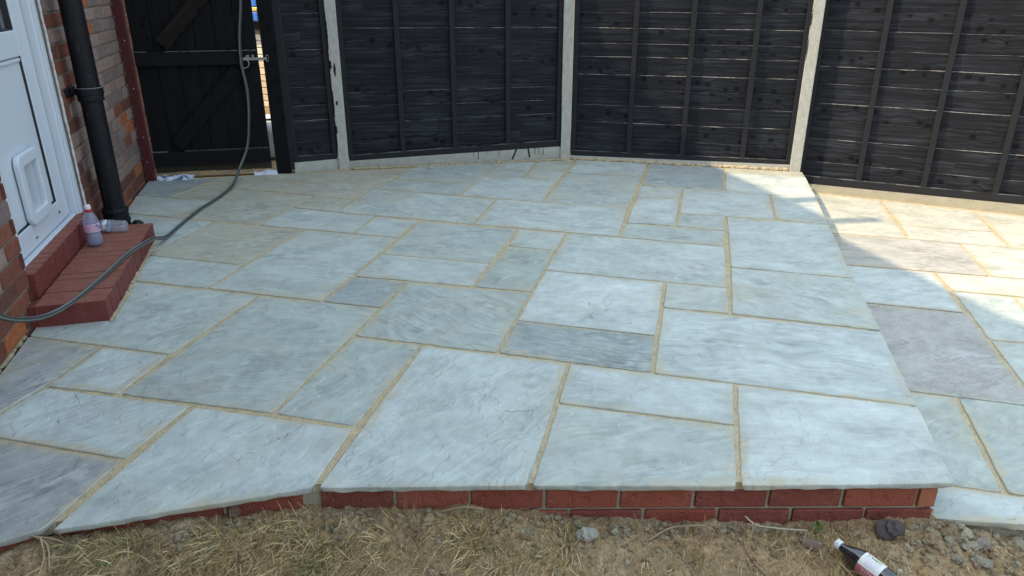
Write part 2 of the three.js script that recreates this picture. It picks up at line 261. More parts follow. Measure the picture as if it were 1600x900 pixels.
function offset(poly, d) {                              // convex outline moved inwards by d
  const n = poly.length, L = poly.map((a, i) => { const b = poly[(i + 1) % n], l = Math.hypot(b[0] - a[0], b[1] - a[1]), nx = -(b[1] - a[1]) / l, nz = (b[0] - a[0]) / l; return [a[0] + nx * d, a[1] + nz * d, (b[0] - a[0]) / l, (b[1] - a[1]) / l]; });
  return L.map((b, i) => { const a = L[(i + n - 1) % n], den = a[2] * b[3] - a[3] * b[2]; if (Math.abs(den) < 1e-3) return [b[0], b[1]]; const t = ((b[0] - a[0]) * b[3] - (b[1] - a[1]) * b[2]) / den; return [a[0] + a[2] * t, a[1] + a[3] * t]; });
}
function slabGeo(poly, y, thick, gap, seed) {            // a hand-dressed flagstone: wavering edges, eased arris, slightly out of level
  const c = offset(poly, gap), ring = [];
  c.forEach((a, i) => {
    const b = c[(i + 1) % c.length], l = Math.hypot(b[0] - a[0], b[1] - a[1]), n = Math.max(2, Math.round(l / 0.022)), nx = -(b[1] - a[1]) / l, nz = (b[0] - a[0]) / l;
    for (let k = 0; k < n; k++) {
      const t = (k === 0 ? 0.16 : k) / n, e = Math.min(t, 1 - t) * l < 0.02 ? 0.002 : 0, x = lerp(a[0], b[0], t), z = lerp(a[1], b[1], t);
      const j = e + 0.0022 * ns(x * 9 + seed, z * 9) + 0.0016 * ns(x * 45, z * 45 + seed) + Math.max(0, ns(x * 17, z * 17 + 3 * seed) - 0.62) * 0.016;
      ring.push([x + nx * j, z + nz * j, nx, nz]);
    }
  });
  const n = ring.length, pos = [], idx = [], tx = rr(-0.002, 0.002), tz = rr(-0.002, 0.002), cx = c[0][0], cz = c[0][1];
  const Y = (x, z) => y + tx * (x - cx) + tz * (z - cz);
  const rows = [(r, i) => [r[0] + r[2] * 0.0038, 0, r[1] + r[3] * 0.0038], (r) => [r[0] + r[2] * 0.0038, 0, r[1] + r[3] * 0.0038], (r) => [r[0] + r[2] * 0.001, -0.0024, r[1] + r[3] * 0.001], (r) => [r[0] + r[2] * 0.001, -0.0024, r[1] + r[3] * 0.001], (r, i) => [r[0] + r[2] * (0.0005 + 0.0025 * ns(i * 0.7, seed)), -0.011, r[1] + r[3] * (0.0005 + 0.0025 * ns(i * 0.7, seed))], (r, i) => [r[0] + r[2] * (0.004 + 0.004 * ns(i * 0.5, seed + 4)), -thick + 0.003 * ns(i * 0.35, seed + 9), r[1] + r[3] * (0.004 + 0.004 * ns(i * 0.5, seed + 4))]];
  for (const f of rows) ring.forEach((r, i) => { const v = f(r, i); pos.push(v[0], Y(v[0], v[2]) + v[1], v[2]); });
  for (const t of THREE.ShapeUtils.triangulateShape(ring.map((r) => new THREE.Vector2(r[0] + r[2] * 0.0045, r[1] + r[3] * 0.0045)), [])) idx.push(t[0], t[2], t[1]);
  for (const k of [1, 3, 4]) for (let i = 0; i < n; i++) { const a = k * n + i, b = k * n + (i + 1) % n; idx.push(a, b, a + n, b, b + n, a + n); }
  const g = new THREE.BufferGeometry(); g.setAttribute('position', new THREE.Float32BufferAttribute(pos, 3)); g.setIndex(idx); g.computeVertexNormals(); return g;
}
const nearAtlas = stoneAtlas(RAISED.map((s) => s).filter((s) => Math.min(...s[0].map((p) => p[1])) > -3.85), -2.75, -3.85, 3.65, 2.98, 2048);
const farAtlas = stoneAtlas(RAISED.filter((s) => Math.min(...s[0].map((p) => p[1])) <= -3.85 || Math.min(...s[0].map((p) => p[0])) < -2.74), -4, -6.05, 4.9, 3.3, 1760);
const lowAtlas = stoneAtlas(LOWER, 0.65, -6.1, 2.0, 4.15, 984);

// sand-and-cement jointing, concrete, brick mortar
const sandMap = tex(512, 512, tile2((u, v) => { const f = 1 + 0.3 * fbm(u * 9, v * 9, 4) + 0.3 * ns(u * 130, v * 130) + 0.2 * ns(u * 60, v * 60); return [0.47 * f, 0.38 * f, 0.25 * f]; }));
function tile2(f) {                                     // the last 15 % blends into the first copy, so that the texture repeats without a seam
  const mix = (A, B, t) => Array.isArray(A) ? A.map((q, i) => lerp(q, B[i], t)) : lerp(A, B, t);
  return (u, v) => { const a = sstep(0.85, 1, u), b = sstep(0.85, 1, v), row = (w) => a > 0 ? mix(f(u, w), f(u - 1, w), a) : f(u, w); return b > 0 ? mix(row(v), row(v - 1), b) : row(v); };
}
const gritBump = tex(512, 512, tile2((u, v) => 0.5 + 0.3 * fbm(u * 18, v * 18, 3) + 0.22 * ns(u * 120, v * 120)), false);
const M = {};
M.sand = mat([1, 1, 1], { map: sandMap, bumpMap: gritBump, bumpScale: 0.006, roughness: 0.95 });
const concMap = tex(512, 512, tile2((u, v) => { const f = 1 + 0.22 * fbm(u * 6, v * 6, 4) + 0.16 * ns(u * 110, v * 110) - 0.5 * sstep(0.55, 0.8, ns(u * 70, v * 70)); return [0.46 * f, 0.45 * f, 0.415 * f]; }));
M.concrete = mat([1, 1, 1], { map: concMap, bumpMap: gritBump, bumpScale: 0.004, roughness: 0.92 });
M.concreteTan = mat([0.92, 0.86, 0.72], { map: concMap, bumpMap: gritBump, bumpScale: 0.006, roughness: 0.95 });
M.footing = mat([0.62, 0.58, 0.48], { map: concMap, bumpMap: gritBump, bumpScale: 0.008, roughness: 0.95 });
M.mortar = mat([0.35, 0.315, 0.24], { bumpMap: gritBump, bumpScale: 0.006, roughness: 0.95 });
M.houseMortar = mat([0.22, 0.19, 0.16], { bumpMap: gritBump, bumpScale: 0.006, roughness: 0.95 });

// ------------------------------------------------------------------ the two patios
const raised = structure('raised_patio');
{
  const out = [[-1.96, -0.97], [-1.62, -1.28], [-0.995, -1.605], [0.775, -2.065], [0.775, -5.955], [-1.03, -5.96], [-2.64, -5.215], [-3, -4.98], [-3.87, -4.54]];
  const sh = new THREE.Shape(out.map(([x, z]) => new THREE.Vector2(x, -z)));
  const g = new THREE.ExtrudeGeometry(sh, { depth: 0.32, bevelEnabled: false }).rotateX(-Math.PI / 2).translate(0, -0.3255, 0);
  part('mortar_bed', planUV(g, 0, 0, 0.5, 0.5), M.sand, raised);
  const lip = [[-1.945, -0.935], [-1.605, -1.258], [-0.988, -1.583], [0.803, -2.045], [0.803, -2.6], [0.74, -2.6], [0.74, -2.1], [-0.98, -1.66], [-1.63, -1.31], [-1.98, -0.98]];
  part('bedding_mortar', planUV(new THREE.ExtrudeGeometry(new THREE.Shape(lip.map(([x, z]) => new THREE.Vector2(x, -z))), { depth: 0.0265, bevelEnabled: false }).rotateX(-Math.PI / 2).translate(0, -0.0315, 0), 0, 0, 0.5, 0.5), M.sand, raised);
  RAISED.forEach(([poly], k) => {
    const far = Math.min(...poly.map((p) => p[1])) <= -3.85 || (Math.min(...poly.map((p) => p[0])) < -2.74 && Math.max(...poly.map((p) => p[1])) < -2.7), A = far ? farAtlas : nearAtlas;
    part('paving_slab', planUV(slabGeo(poly, rr(-0.0012, 0.0012), 0.0195, 0.0062, k * 5.3), A.x0, A.z0, A.w, A.h), A.m, raised);
  });
}
const lower = structure('lower_patio');
{
  const out = [[0.81, -2.12], [1.06, -2.135], [2.7, -2.3], [2.7, -5.6], [0.81, -6.03]];
  const g = new THREE.ExtrudeGeometry(new THREE.Shape(out.map(([x, z]) => new THREE.Vector2(x, -z))), { depth: 0.3, bevelEnabled: false }).rotateX(-Math.PI / 2).translate(0, -0.461, 0);
  part('mortar_bed', planUV(g, 0, 0, 0.5, 0.5), M.sand, lower);
  LOWER.forEach(([poly], k) => part('paving_slab', planUV(slabGeo(poly, -0.155 + rr(-0.001, 0.001), 0.023, k === 15 ? 0.0055 : 0.0075, 400 + k * 5.3), 0.65, -6.1, 2.0, 4.15), lowAtlas.m, lower));
  const f = [[0.74, -2.075], [0.8, -2.078], [1.06, -2.112], [1.98, -2.222], [2.7, -2.3], [2.7, -2.45], [0.74, -2.3]];
  const fg = new THREE.ExtrudeGeometry(new THREE.Shape(f.map(([x, z]) => new THREE.Vector2(x, -z))), { depth: 0.3, bevelEnabled: false }).rotateX(-Math.PI / 2).translate(0, -0.479, 0);
  part('footing', boxUV(fg, 0.5), M.footing, lower);
}

// ------------------------------------------------------------------ bricks
const brickBump = tex(512, 512, tile2((u, v) => 0.5 + 0.3 * fbm(u * 10, v * 10, 4) + 0.18 * ns(u * 90, v * 90) - 0.5 * sstep(0.5, 0.75, ns(u * 26, v * 26))), false);
function brickMap(fn) { return tex(512, 512, tile2(fn)); }
const grain = (u, v) => 1 + 0.2 * fbm(u * 8, v * 8, 4) + 0.12 * ns(u * 100, v * 100);
const brickTex = brickMap((u, v) => { const f = grain(u, v), k = sstep(0.25, 0.7, fbm(u * 7 + 30, v * 7, 4)) * 0.4; return [lerp(0.78 * f, 0.5, k), lerp(0.78 * f, 0.46, k), lerp(0.78 * f, 0.44, k)]; });
const bmat = (rgb, o = {}) => mat(rgb.map((c) => c / 0.78), { map: brickTex, bumpMap: brickBump, bumpScale: 0.006, roughness: 0.88, ...o });
function brickGeos(L, H, D, n = 4, r = 0.004) {
  return [...Array(n)].map((_, k) => {
    const g = new RoundedBoxGeometry(L, H, D, 1, r), p = g.attributes.position;
    for (let i = 0; i < p.count; i++) { const x = p.getX(i), y = p.getY(i), z = p.getZ(i); p.setXYZ(i, x + 0.0018 * ns(y * 60 + k * 9, z * 60), y + 0.0018 * ns(x * 30 + k * 7, z * 40 + 5), z + 0.002 * ns(x * 25 + k * 5, y * 50)); }
    g.computeVertexNormals(); return boxUV(g, 0.5, k * 0.29, k * 0.43);
  });
}
const splash = brickMap((u, v) => { const f = grain(u, v), k = sstep(0.1, 0.6, fbm(u * 9 + 12, v * 9, 5)) * 0.5 + sstep(0.5, 0.65, ns(u * 46, v * 46)) * 0.5, d = sstep(0.3, 0.7, fbm(u * 12 + 70, v * 12, 4)) * 0.4; return [0.78 * f * (1 - d) + k * 0.4, 0.78 * f * (1 - d) + k * 1.6, 0.78 * f * (1 - d) + k * 1.9].map((c) => Math.min(c, 1)); });
const front = thing('retaining_wall', 'low red brick wall holding up the front edge of the raised paving', 'wall');
{
  const engine = [[0.24, 0.064, 0.045], [0.27, 0.076, 0.05], [0.205, 0.06, 0.046], [0.29, 0.09, 0.06]].map((c) => bmat(c, { map: splash, bumpScale: 0.006, roughness: 0.85 })), orange = bmat([0.36, 0.135, 0.08], { bumpScale: 0.003 });
  const geos = brickGeos(0.2118, 0.065, 0.1);
  const run = (ax, az, bx, bz, joints, len) => {         // joints: distance from a to the first brick, per course
    const L = Math.hypot(bx - ax, bz - az), dx = (bx - ax) / L, dz = (bz - az) / L, nx = -dz, nz = dx, ang = Math.atan2(-dz, dx);
    [0, 1, 2].forEach((c) => {
      const y = -0.0325 - 0.0325 - c * 0.0755;
      for (let s = joints[c]; s < len - 0.02; s += 0.2218) {
        const room = len - s, w = Math.min(0.2118, room), end = w < 0.12 && c === 0 && dx > 0.9;
        const b = part('brick', geos[(c + Math.round(s * 9)) % 4], end ? orange : engine[(rnd() * 4) | 0], front); b.scale.x = w / 0.2118;
        const m = s + w / 2, o = -0.05 - 0.018 + rr(-0.0015, 0.0015);
        b.position.set(ax + dx * m + nx * o, y + rr(-0.001, 0.001), az + dz * m + nz * o); b.rotation.set(0, ang + rr(-0.006, 0.006), rr(-0.004, 0.004));
      }
    });
  };
  run(-0.985, -1.563, 0.81, -2.026, [0.009, 0.085, 0.009], 1.835);
  run(-1.93, -0.9, -1.6, -1.23, [0.01, 0.1, 0.01], 0.45);
  run(-1.6, -1.23, -0.985, -1.563, [0.005, 0.12, 0.005], 0.69);
  const mo = [[-1.95, -0.94], [-1.615, -1.252], [-0.992, -1.589], [0.765, -2.044], [0.765, -2.5], [0.7, -2.5], [0.7, -2.14], [-0.98, -1.70], [-1.66, -1.33], [-1.99, -1.02]];
  const g = new THREE.ExtrudeGeometry(new THREE.Shape(mo.map(([x, z]) => new THREE.Vector2(x, -z))), { depth: 0.26, bevelEnabled: false }).rotateX(-Math.PI / 2).translate(0, -0.2855, 0);
  part('mortar_joint', boxUV(g, 0.5), M.mortar, front);
}

// ------------------------------------------------------------------ the house: local x runs along the wall away from the camera, z faces the patio
const HX = -2.47, HZ = -1.9, TX = -0.4848, TZ = -0.8746;
const house = thing('house', 'red brick house with a white back door along the left edge of the patio', 'house');
frameAlong(house, HX, 0, HZ, TX, TZ);
const toHouse = (s, y, d) => [HX + s * TX - d * TZ, y, HZ + s * TZ + d * TX];       // a place given along, up and out from the wall
const OP0 = 0.485, OP1 = 1.475, S0 = -4.2, S1 = 3.7, EAVE = 4.36;
{
  const wallG = merge([box(S0, OP0, -0.3, EAVE, -0.3, -0.006), box(OP1, S1, -0.3, EAVE, -0.3, -0.006), box(OP0, OP1, 2.24, EAVE, -0.3, -0.006), box(OP0, OP1, -0.3, 0.04, -0.3, -0.02),
    box(S0, S0 + 0.3, -0.3, EAVE, -6.3, -0.3), box(S1 - 0.3, S1, -0.3, EAVE, -6.3, -0.3), box(S0, S1, -0.3, EAVE, -6.6, -6.3)]);
  part('wall', boxUV(wallG, 0.5), M.houseMortar, house);
  const kinds = [[0.17, 0.06, 0.042], [0.2, 0.07, 0.05], [0.15, 0.062, 0.05], [0.23, 0.085, 0.055], [0.40, 0.125, 0.05], [0.27, 0.185, 0.165], [0.215, 0.155, 0.145], [0.31, 0.215, 0.185]].map((c) => bmat(c, { bumpScale: 0.01 }));
  const G = brickGeos(0.215, 0.065, 0.1, 6, 0.005), Hf = brickGeos(0.1025, 0.065, 0.1, 2, 0.005), rest = [];
  for (let c = -1; c < 34; c++) {
    const y = 0.0125 + 0.075 * c + 0.0325;
    let s = -1.0 - (c % 2 ? 0.1125 : 0) - 0.008;
    while (s < S1 - 0.01) {
      let a = s, b = s + 0.215; s += 0.225;
      if (a > OP0 - 0.03 && b < OP1 + 0.02 && y < 2.26) continue;
      let g = G[(rnd() * 6) | 0], w = b - a;
      if (y < 2.26 && a < OP0 && b > OP0) { b = OP0; w = b - a; } else if (y < 2.26 && a < OP1 && b > OP1) { a = OP1 + 0.004; w = b - a; } else if (b > S1) { b = S1; w = b - a; }
      if (w < 0.03) continue;
      const mid = (a + b) / 2, pale = mid > 1.72 ? 0.9 : mid > 1.45 ? 0.25 : y > 0.25 ? 0.32 : 0.1, lowb = y < 0.16 && mid > 1.4;
      const kidx = rnd() < 0.11 ? 4 : !lowb && rnd() < pale ? 5 + ((rnd() * 3) | 0) : (rnd() * 4) | 0;
      const shown = y < 1.42 && ((mid > -0.35 && mid < OP0 && y < 0.8) || (mid > 1.4 && mid < 3.02));
      const pos = [mid, y + rr(-0.0012, 0.0012), -0.05 + rr(-0.0015, 0.0015)];
      if (!shown) { rest.push(g.clone().scale(w / 0.215, 1, 1).translate(...pos)); continue; }
      const m = part('brick', g, kinds[kidx], house); m.scale.x = w / 0.215; m.position.set(...pos); m.rotation.z = rr(-0.004, 0.004);
    }
  }
  const r = part('brick_face', merge(rest), kinds[1], house); r.userData.kind = 'stuff';
  // white plastic back door in its frame
  const upvc = mat([0.60, 0.64, 0.71], { roughness: 0.35, bumpMap: gritBump, bumpScale: 0.0004 }), rubber = mat([0.02, 0.02, 0.022], { roughness: 0.6 }), dFace = -0.065;
  const door = new THREE.Group(); door.name = 'door'; house.add(door); door.userData.label = 'white plastic back door with a cat flap in its lower panel';
  const fr = [rbox(1.405, 1.472, 0.2, 2.235, -0.115, -0.028, 0.006, 2), rbox(1.425, 1.468, 0.2, 2.23, -0.03, -0.018, 0.004, 2), rbox(OP0 + 0.003, 0.555, 0.2, 2.235, -0.115, -0.028, 0.006, 2), rbox(0.555, 1.405, 2.17, 2.235, -0.115, -0.028, 0.006, 2), rbox(OP0 + 0.003, 1.472, 0.196, 0.208, -0.115, -0.04, 0.003)];
  part('door_frame', merge(fr), upvc, door);
  const leaf = [rbox(0.56, 0.675, 0.214, 2.165, -0.12, dFace, 0.006, 2), rbox(1.25, 1.397, 0.214, 2.165, -0.12, dFace, 0.006, 2), rbox(0.6755, 1.2495, 0.214, 0.322, -0.12, dFace, 0.006, 2), rbox(0.6755, 1.2495, 1.03, 1.146, -0.12, dFace, 0.006, 2), rbox(0.6755, 1.2495, 2.05, 2.165, -0.12, dFace, 0.006, 2)];
  part('door_stile', merge(leaf), upvc, door);
  part('door_panel', rbox(0.679, 1.246, 0.326, 1.026, -0.105, dFace - 0.014, 0.004), upvc, door);
  part('bead', merge([rbox(0.688, 1.238, 1.008, 1.024, dFace - 0.013, dFace - 0.004, 0.003), rbox(0.688, 0.704, 0.332, 1.006, dFace - 0.013, dFace - 0.004, 0.003)]), upvc, door);
  part('gasket', merge([box(1.2455, 1.2515, 0.324, 1.03, -0.1, dFace - 0.0045), box(0.674, 1.2455, 0.3225, 0.3255, -0.1, dFace - 0.0045), box(1.3972, 1.4048, 0.21, 2.17, -0.11, dFace - 0.012), box(0.6757, 1.2493, 1.1462, 1.153, -0.1, dFace - 0.008), box(1.2435, 1.2493, 1.153, 2.05, -0.1, dFace - 0.008)]), rubber, door);
  part('drain_slot', merge([box(0.86, 0.886, 0.247, 0.254, dFace - 0.002, dFace + 0.0012), box(1.23, 1.256, 0.262, 0.27, dFace - 0.002, dFace + 0.0012)]), rubber, door);
  const pane = new THREE.MeshPhysicalMaterial({ transmission: 1, thickness: 0, roughness: 0.12, ior: 1.5, color: 0xffffff });
  part('pane', box(0.672, 1.253, 1.143, 2.053, -0.098, -0.092), pane, door);
  part('room_blind', box(0.6, 1.4, 1.0, 2.2, -0.29, -0.28), mat([0.09, 0.1, 0.1]), door);
  // cat flap: a rounded tunnel frame with a set-back flap
  const rs = (w, h, r, k) => { const s = new k(); s.moveTo(-w + r, -h); s.lineTo(w - r, -h); s.absarc(w - r, -h + r, r, -Math.PI / 2, 0); s.lineTo(w, h - r); s.absarc(w - r, h - r, r, 0, Math.PI / 2); s.lineTo(-w + r, h); s.absarc(-w + r, h - r, r, Math.PI / 2, Math.PI); s.lineTo(-w, -h + r); s.absarc(-w + r, -h + r, r, Math.PI, Math.PI * 1.5); return s; };
  const o = rs(0.138, 0.155, 0.04, THREE.Shape); o.holes.push(rs(0.1, 0.115, 0.022, THREE.Path));
  const fg = new THREE.ExtrudeGeometry(o, { depth: 0.012, bevelEnabled: true, bevelSize: 0.007, bevelThickness: 0.007, bevelSegments: 4, curveSegments: 10 }).translate(0.975, 0.472, dFace - 0.002);
  part('cat_flap', fg, upvc, door);
  part('flap', rbox(0.872, 1.078, 0.355, 0.589, dFace - 0.013, dFace - 0.006, 0.002), mat([0.46, 0.5, 0.56], { roughness: 0.25 }), door);
  part('sealant', boxUV(merge([...Array(46)].map((_, i) => { const y = 0.2 + i * 0.045; return new THREE.IcosahedronGeometry(0.011 + 0.006 * rnd(), 1).scale(0.55, 2.4, 0.45).translate(1.4765 + rr(-0.003, 0.005), y, -0.006); })), 0.4), mat([0.55, 0.53, 0.52], { roughness: 0.9 }), door);
  // threshold and step, bricks on edge painted red; worn paler on the treads
  const step = new THREE.Group(); step.name = 'door_step'; house.add(step); step.userData.label = 'two red painted brick steps below the back door';
  const redTex = brickMap((u, v) => { const f = grain(u, v), k = clamp(0.4 + 0.35 * fbm(u * 5 + 5, v * 5, 5) + 0.2 * ns(u * 70, v * 70)); return [lerp(0.22 * f, 0.31, k), lerp(0.06 * f, 0.155, k), lerp(0.045 * f, 0.12, k)]; });
  const redDark = brickMap((u, v) => { const f = grain(u, v); const k = sstep(0.2, 0.7, fbm(u * 8 + 31, v * 8, 5)) * 0.35; return [lerp(0.17 * f, 0.27, k), lerp(0.034 * f, 0.15, k), lerp(0.03 * f, 0.12, k)]; });
  const tread = mat([1, 1, 1], { map: redTex, bumpMap: brickBump, bumpScale: 0.006, roughness: 0.8 }), paint = mat([1, 1, 1], { map: redDark, bumpMap: brickBump, bumpScale: 0.006, roughness: 0.6 });
  const sg = (w, h, d, k) => { const g = rbox(-w / 2, w / 2, -h / 2, h / 2, -d / 2, d / 2, 0.005, 2), p = g.attributes.position, uv0 = boxUV(g, 0.5, k * 0.31, k * 0.17); for (let i = 0; i < p.count; i++) p.setY(i, p.getY(i) + 0.0022 * ns(p.getX(i) * 20 + k * 3, p.getZ(i) * 14)); g.computeVertexNormals();
    // paint stays on the fronts, wears off the tread
    const n = g.attributes.normal, nn = g.index ? g.toNonIndexed() : g, N = nn.attributes.normal, top = [], side = []; for (let i = 0; i < N.count; i += 3) (N.getY(i) + N.getY(i + 1) + N.getY(i + 2) > 2.2 ? top : side).push(i, i + 1, i + 2);
    nn.setIndex([...top, ...side]); nn.clearGroups(); nn.addGroup(0, top.length, 0); nn.addGroup(top.length, side.length, 1); return nn; };
  const A = [0, 1, 2, 3].map((k) => sg(0.0748, 0.1, 0.276, k)), B = [0, 1, 2].map((k) => sg(0.0697, 0.11, 0.125, k + 7));
  for (let i = 0; i < 15; i++) part('brick', A[i % 4], [tread, paint], step).position.set(0.385 + 0.0757 * (i + 0.5), 0.045 + rr(-0.0015, 0.0015), 0.163 + rr(-0.002, 0.002));
  for (let i = 0; i < 14; i++) part('brick', B[i % 3], [tread, paint], step).position.set(0.487 + 0.0703 * (i + 0.5), 0.15 + rr(-0.001, 0.001), -0.042 + rr(-0.0012, 0.0012));
  part('step_core', merge([box(0.39, 1.515, -0.2, 0.088, 0.0, 0.294), box(0.49, 1.468, 0.04, 0.198, -0.11, 0.012)]), mat([0.15, 0.04, 0.038]), step);
  // eaves, gutter and roof above the frame: they cast the long shadow over the patio
  const white = mat([0.6, 0.6, 0.6]), roofM = mat([0.16, 0.085, 0.06]);
  const rs2 = new THREE.Shape([[0.22, EAVE], [0.22, EAVE + 0.05], [-3.15, EAVE + 2.2], [-6.6, EAVE], [-6.6, EAVE - 0.02]].map(([d, y]) => new THREE.Vector2(-d, y)));
  part('roof', new THREE.ExtrudeGeometry(rs2, { depth: S1 - S0 + 0.1, bevelEnabled: false }).rotateY(Math.PI / 2).translate(S0 - 0.05, 0, 0), roofM, house);
  part('fascia', box(S0 - 0.05, S1 + 0.05, EAVE - 0.17, EAVE - 0.002, 0.2, 0.22), white, house);
  part('gutter', new THREE.CylinderGeometry(0.055, 0.055, S1 - S0 + 0.1, 16, 1, true, 0, Math.PI).rotateX(0).rotateZ(Math.PI / 2).rotateX(Math.PI / 2).translate((S0 + S1) / 2, EAVE - 0.03, 0.278), mat([0.03, 0.03, 0.032], { side: THREE.DoubleSide }), house);
}
const soil_pipe = thing('soil_pipe', 'thick black plastic waste pipe running up the brick wall beside the door', 'pipe');
frameAlong(soil_pipe, HX, 0, HZ, TX, TZ);
{
  const bm = tex(256, 512, tile2((u, v) => { const f = 1 + 0.35 * fbm(u * 5, v * 12, 4), s = sstep(0.3, 0.7, fbm(u * 16 + 9, v * 9, 4)) * 0.45 + sstep(0.66, 0.8, ns(u * 40, v * 60)) * 0.4; return [lerp(0.007 * f, 0.10, s), lerp(0.0075 * f, 0.105, s), lerp(0.011 * f, 0.12, s)]; }));
  const black = mat([1, 1, 1], { map: bm, roughness: 0.45, specularIntensity: 0.45, bumpMap: gritBump, bumpScale: 0.0008 }), X = 1.62, Z = 0.098, VENT = 4.76;
  const prof = (pts) => new THREE.LatheGeometry(pts.map(([r, y]) => new THREE.Vector2(r, y)), 28).translate(X, 0, Z);
  part('pipe', prof([[0.055, -0.05], [0.055, 0.2], [0.055, 1.2], [0.055, 2.6], [0.055, 3.7]]), black, soil_pipe);
  part('swan_neck', tube([[X, 3.68, Z], [X, 3.8, Z], [X + 0.06, 3.95, Z + 0.12], [X + 0.2, 4.12, Z + 0.3], [X + 0.26, 4.3, Z + 0.34], [X + 0.26, 4.5, Z + 0.34]], 0.055, 40, 20), black, soil_pipe);
  part('vent_pipe', new THREE.CylinderGeometry(0.055, 0.055, VENT - 4.49, 24).translate(X + 0.26, (VENT + 4.49) / 2, Z + 0.34), black, soil_pipe);
  part('socket', prof([[0.055, 0.172], [0.066, 0.17], [0.07, 0.164], [0.07, 0.15], [0.067, 0.144], [0.067, 0.112], [0.071, 0.106], [0.071, 0.094], [0.067, 0.088], [0.068, 0], [0.068, -0.05]]), black, soil_pipe);
  part('collar', prof([[0.055, 0.8], [0.064, 0.798], [0.064, 0.765], [0.055, 0.76]]), black, soil_pipe);
  const clip = new THREE.Shape(); clip.absarc(0, 0, 0.066, 0, Math.PI * 2); const hole = new THREE.Path(); hole.absarc(0, 0, 0.0585, 0, Math.PI * 2); clip.holes.push(hole);
  const cg = new THREE.ExtrudeGeometry(clip, { depth: 0.03, bevelEnabled: true, bevelSize: 0.002, bevelThickness: 0.002, bevelSegments: 2, curveSegments: 24 }).rotateX(-Math.PI / 2).translate(X, 0.8, Z);
  part('pipe_clip', merge([cg, rbox(X - 0.085, X + 0.085, 0.79, 0.835, -0.002, 0.012, 0.003), rbox(X - 0.012, X + 0.012, 0.8, 0.83, 0.01, Z - 0.056, 0.002)]), black, soil_pipe);
  part('clip_rim', new THREE.TorusGeometry(0.0665, 0.002, 8, 40).rotateX(Math.PI / 2).translate(X, 0.834, Z), mat([0.2, 0.21, 0.22], { roughness: 0.4 }), soil_pipe);
  const ball = new THREE.IcosahedronGeometry(0.036, 4), p = ball.attributes.position; for (let i = 0; i < p.count; i++) { const k = 1 + 0.12 * ns(p.getX(i) * 50, p.getY(i) * 50 + p.getZ(i) * 30); p.setXYZ(i, p.getX(i) * k, p.getY(i) * k, p.getZ(i) * k); } ball.computeVertexNormals();
  part('access_cap', ball.translate(X + 0.03, 0.045, Z + 0.095), black, soil_pipe);
}

// ------------------------------------------------------------------ black timber: stain with grain and knots
function timber(base, light, warm, seed) {               // u runs 0..2.4 m along the board, v 0..0.3 m across
  const kn = [...Array(26)].map((_, i) => [((i * 0.618 + seed * 0.37) % 1) * 2.4, ((i * 0.381 + seed * 0.21 + 0.1 * Math.sin(i * 7)) % 1) * 0.3, 0.006 + 0.012 * Math.abs(Math.sin(i * 3.7 + seed))]);
  return tex(1536, 192, (u, v) => {
    const x = u * 2.4, y = v * 0.3; let warp = 0, kd = 0;
    for (const [kx, ky, kr] of kn) { const dx = (x - kx) * 0.75, dy = y - ky, d2 = (dx * dx + dy * dy) / (kr * kr); if (d2 < 25) { warp += Math.exp(-d2 / 5) * dy * 0.9; kd = Math.max(kd, 1 - sstep(0.35, 1.5, Math.sqrt(d2) + 0.35 * ns(x * 150, y * 150))); } }
    const g = fbm(x * 1.6 + seed * 9, (y + warp) * 70 + 0.6 * ns(x * 2, y * 8), 4), g2 = ns(x * 9 + seed, (y + warp) * 260), wear = sstep(-0.1, 0.75, fbm(x * 2.3 + seed * 5 + 40, y * 11, 4) + 0.3 * g);
    const w = clamp(0.1 + 0.55 * wear + 0.42 * g + 0.2 * g2), c = base.map((b, i) => lerp(b, light[i], w) * (1 + warm[i] * wear));
    return c.map((q) => q * (1 - 0.72 * kd));
  });
}
const woodBump = tex(1024, 128, (u, v) => 0.5 + 0.3 * fbm(u * 4, v * 22, 4) + 0.2 * ns(u * 22, v * 80), false);
const BASE = [0.0135, 0.0142, 0.018], LIGHT = [0.052, 0.056, 0.070];
const boardM = [1, 2, 3].map((s) => mat([1, 1, 1], { map: timber(BASE, LIGHT, [0, 0, 0], s), bumpMap: woodBump, bumpScale: 0.003, roughness: 0.72 }));
const battenM = mat([0.023, 0.023, 0.027], { bumpMap: woodBump, bumpScale: 0.003, roughness: 0.7 });
const edgeMap = tex(512, 16, (u, v) => { const k = sstep(-0.3, 0.3, fbm(u * 14, v * 2, 4)) * (0.75 + 0.5 * ns(u * 90, v * 4)), f = lerp(0.12, 1, clamp(k)); return [f, f, f]; });
const rawEdge = [[0.055, 0.058, 0.065], [0.16, 0.16, 0.165], [0.32, 0.31, 0.3]].map((c) => mat(c, { map: edgeMap, roughness: 0.9 }));
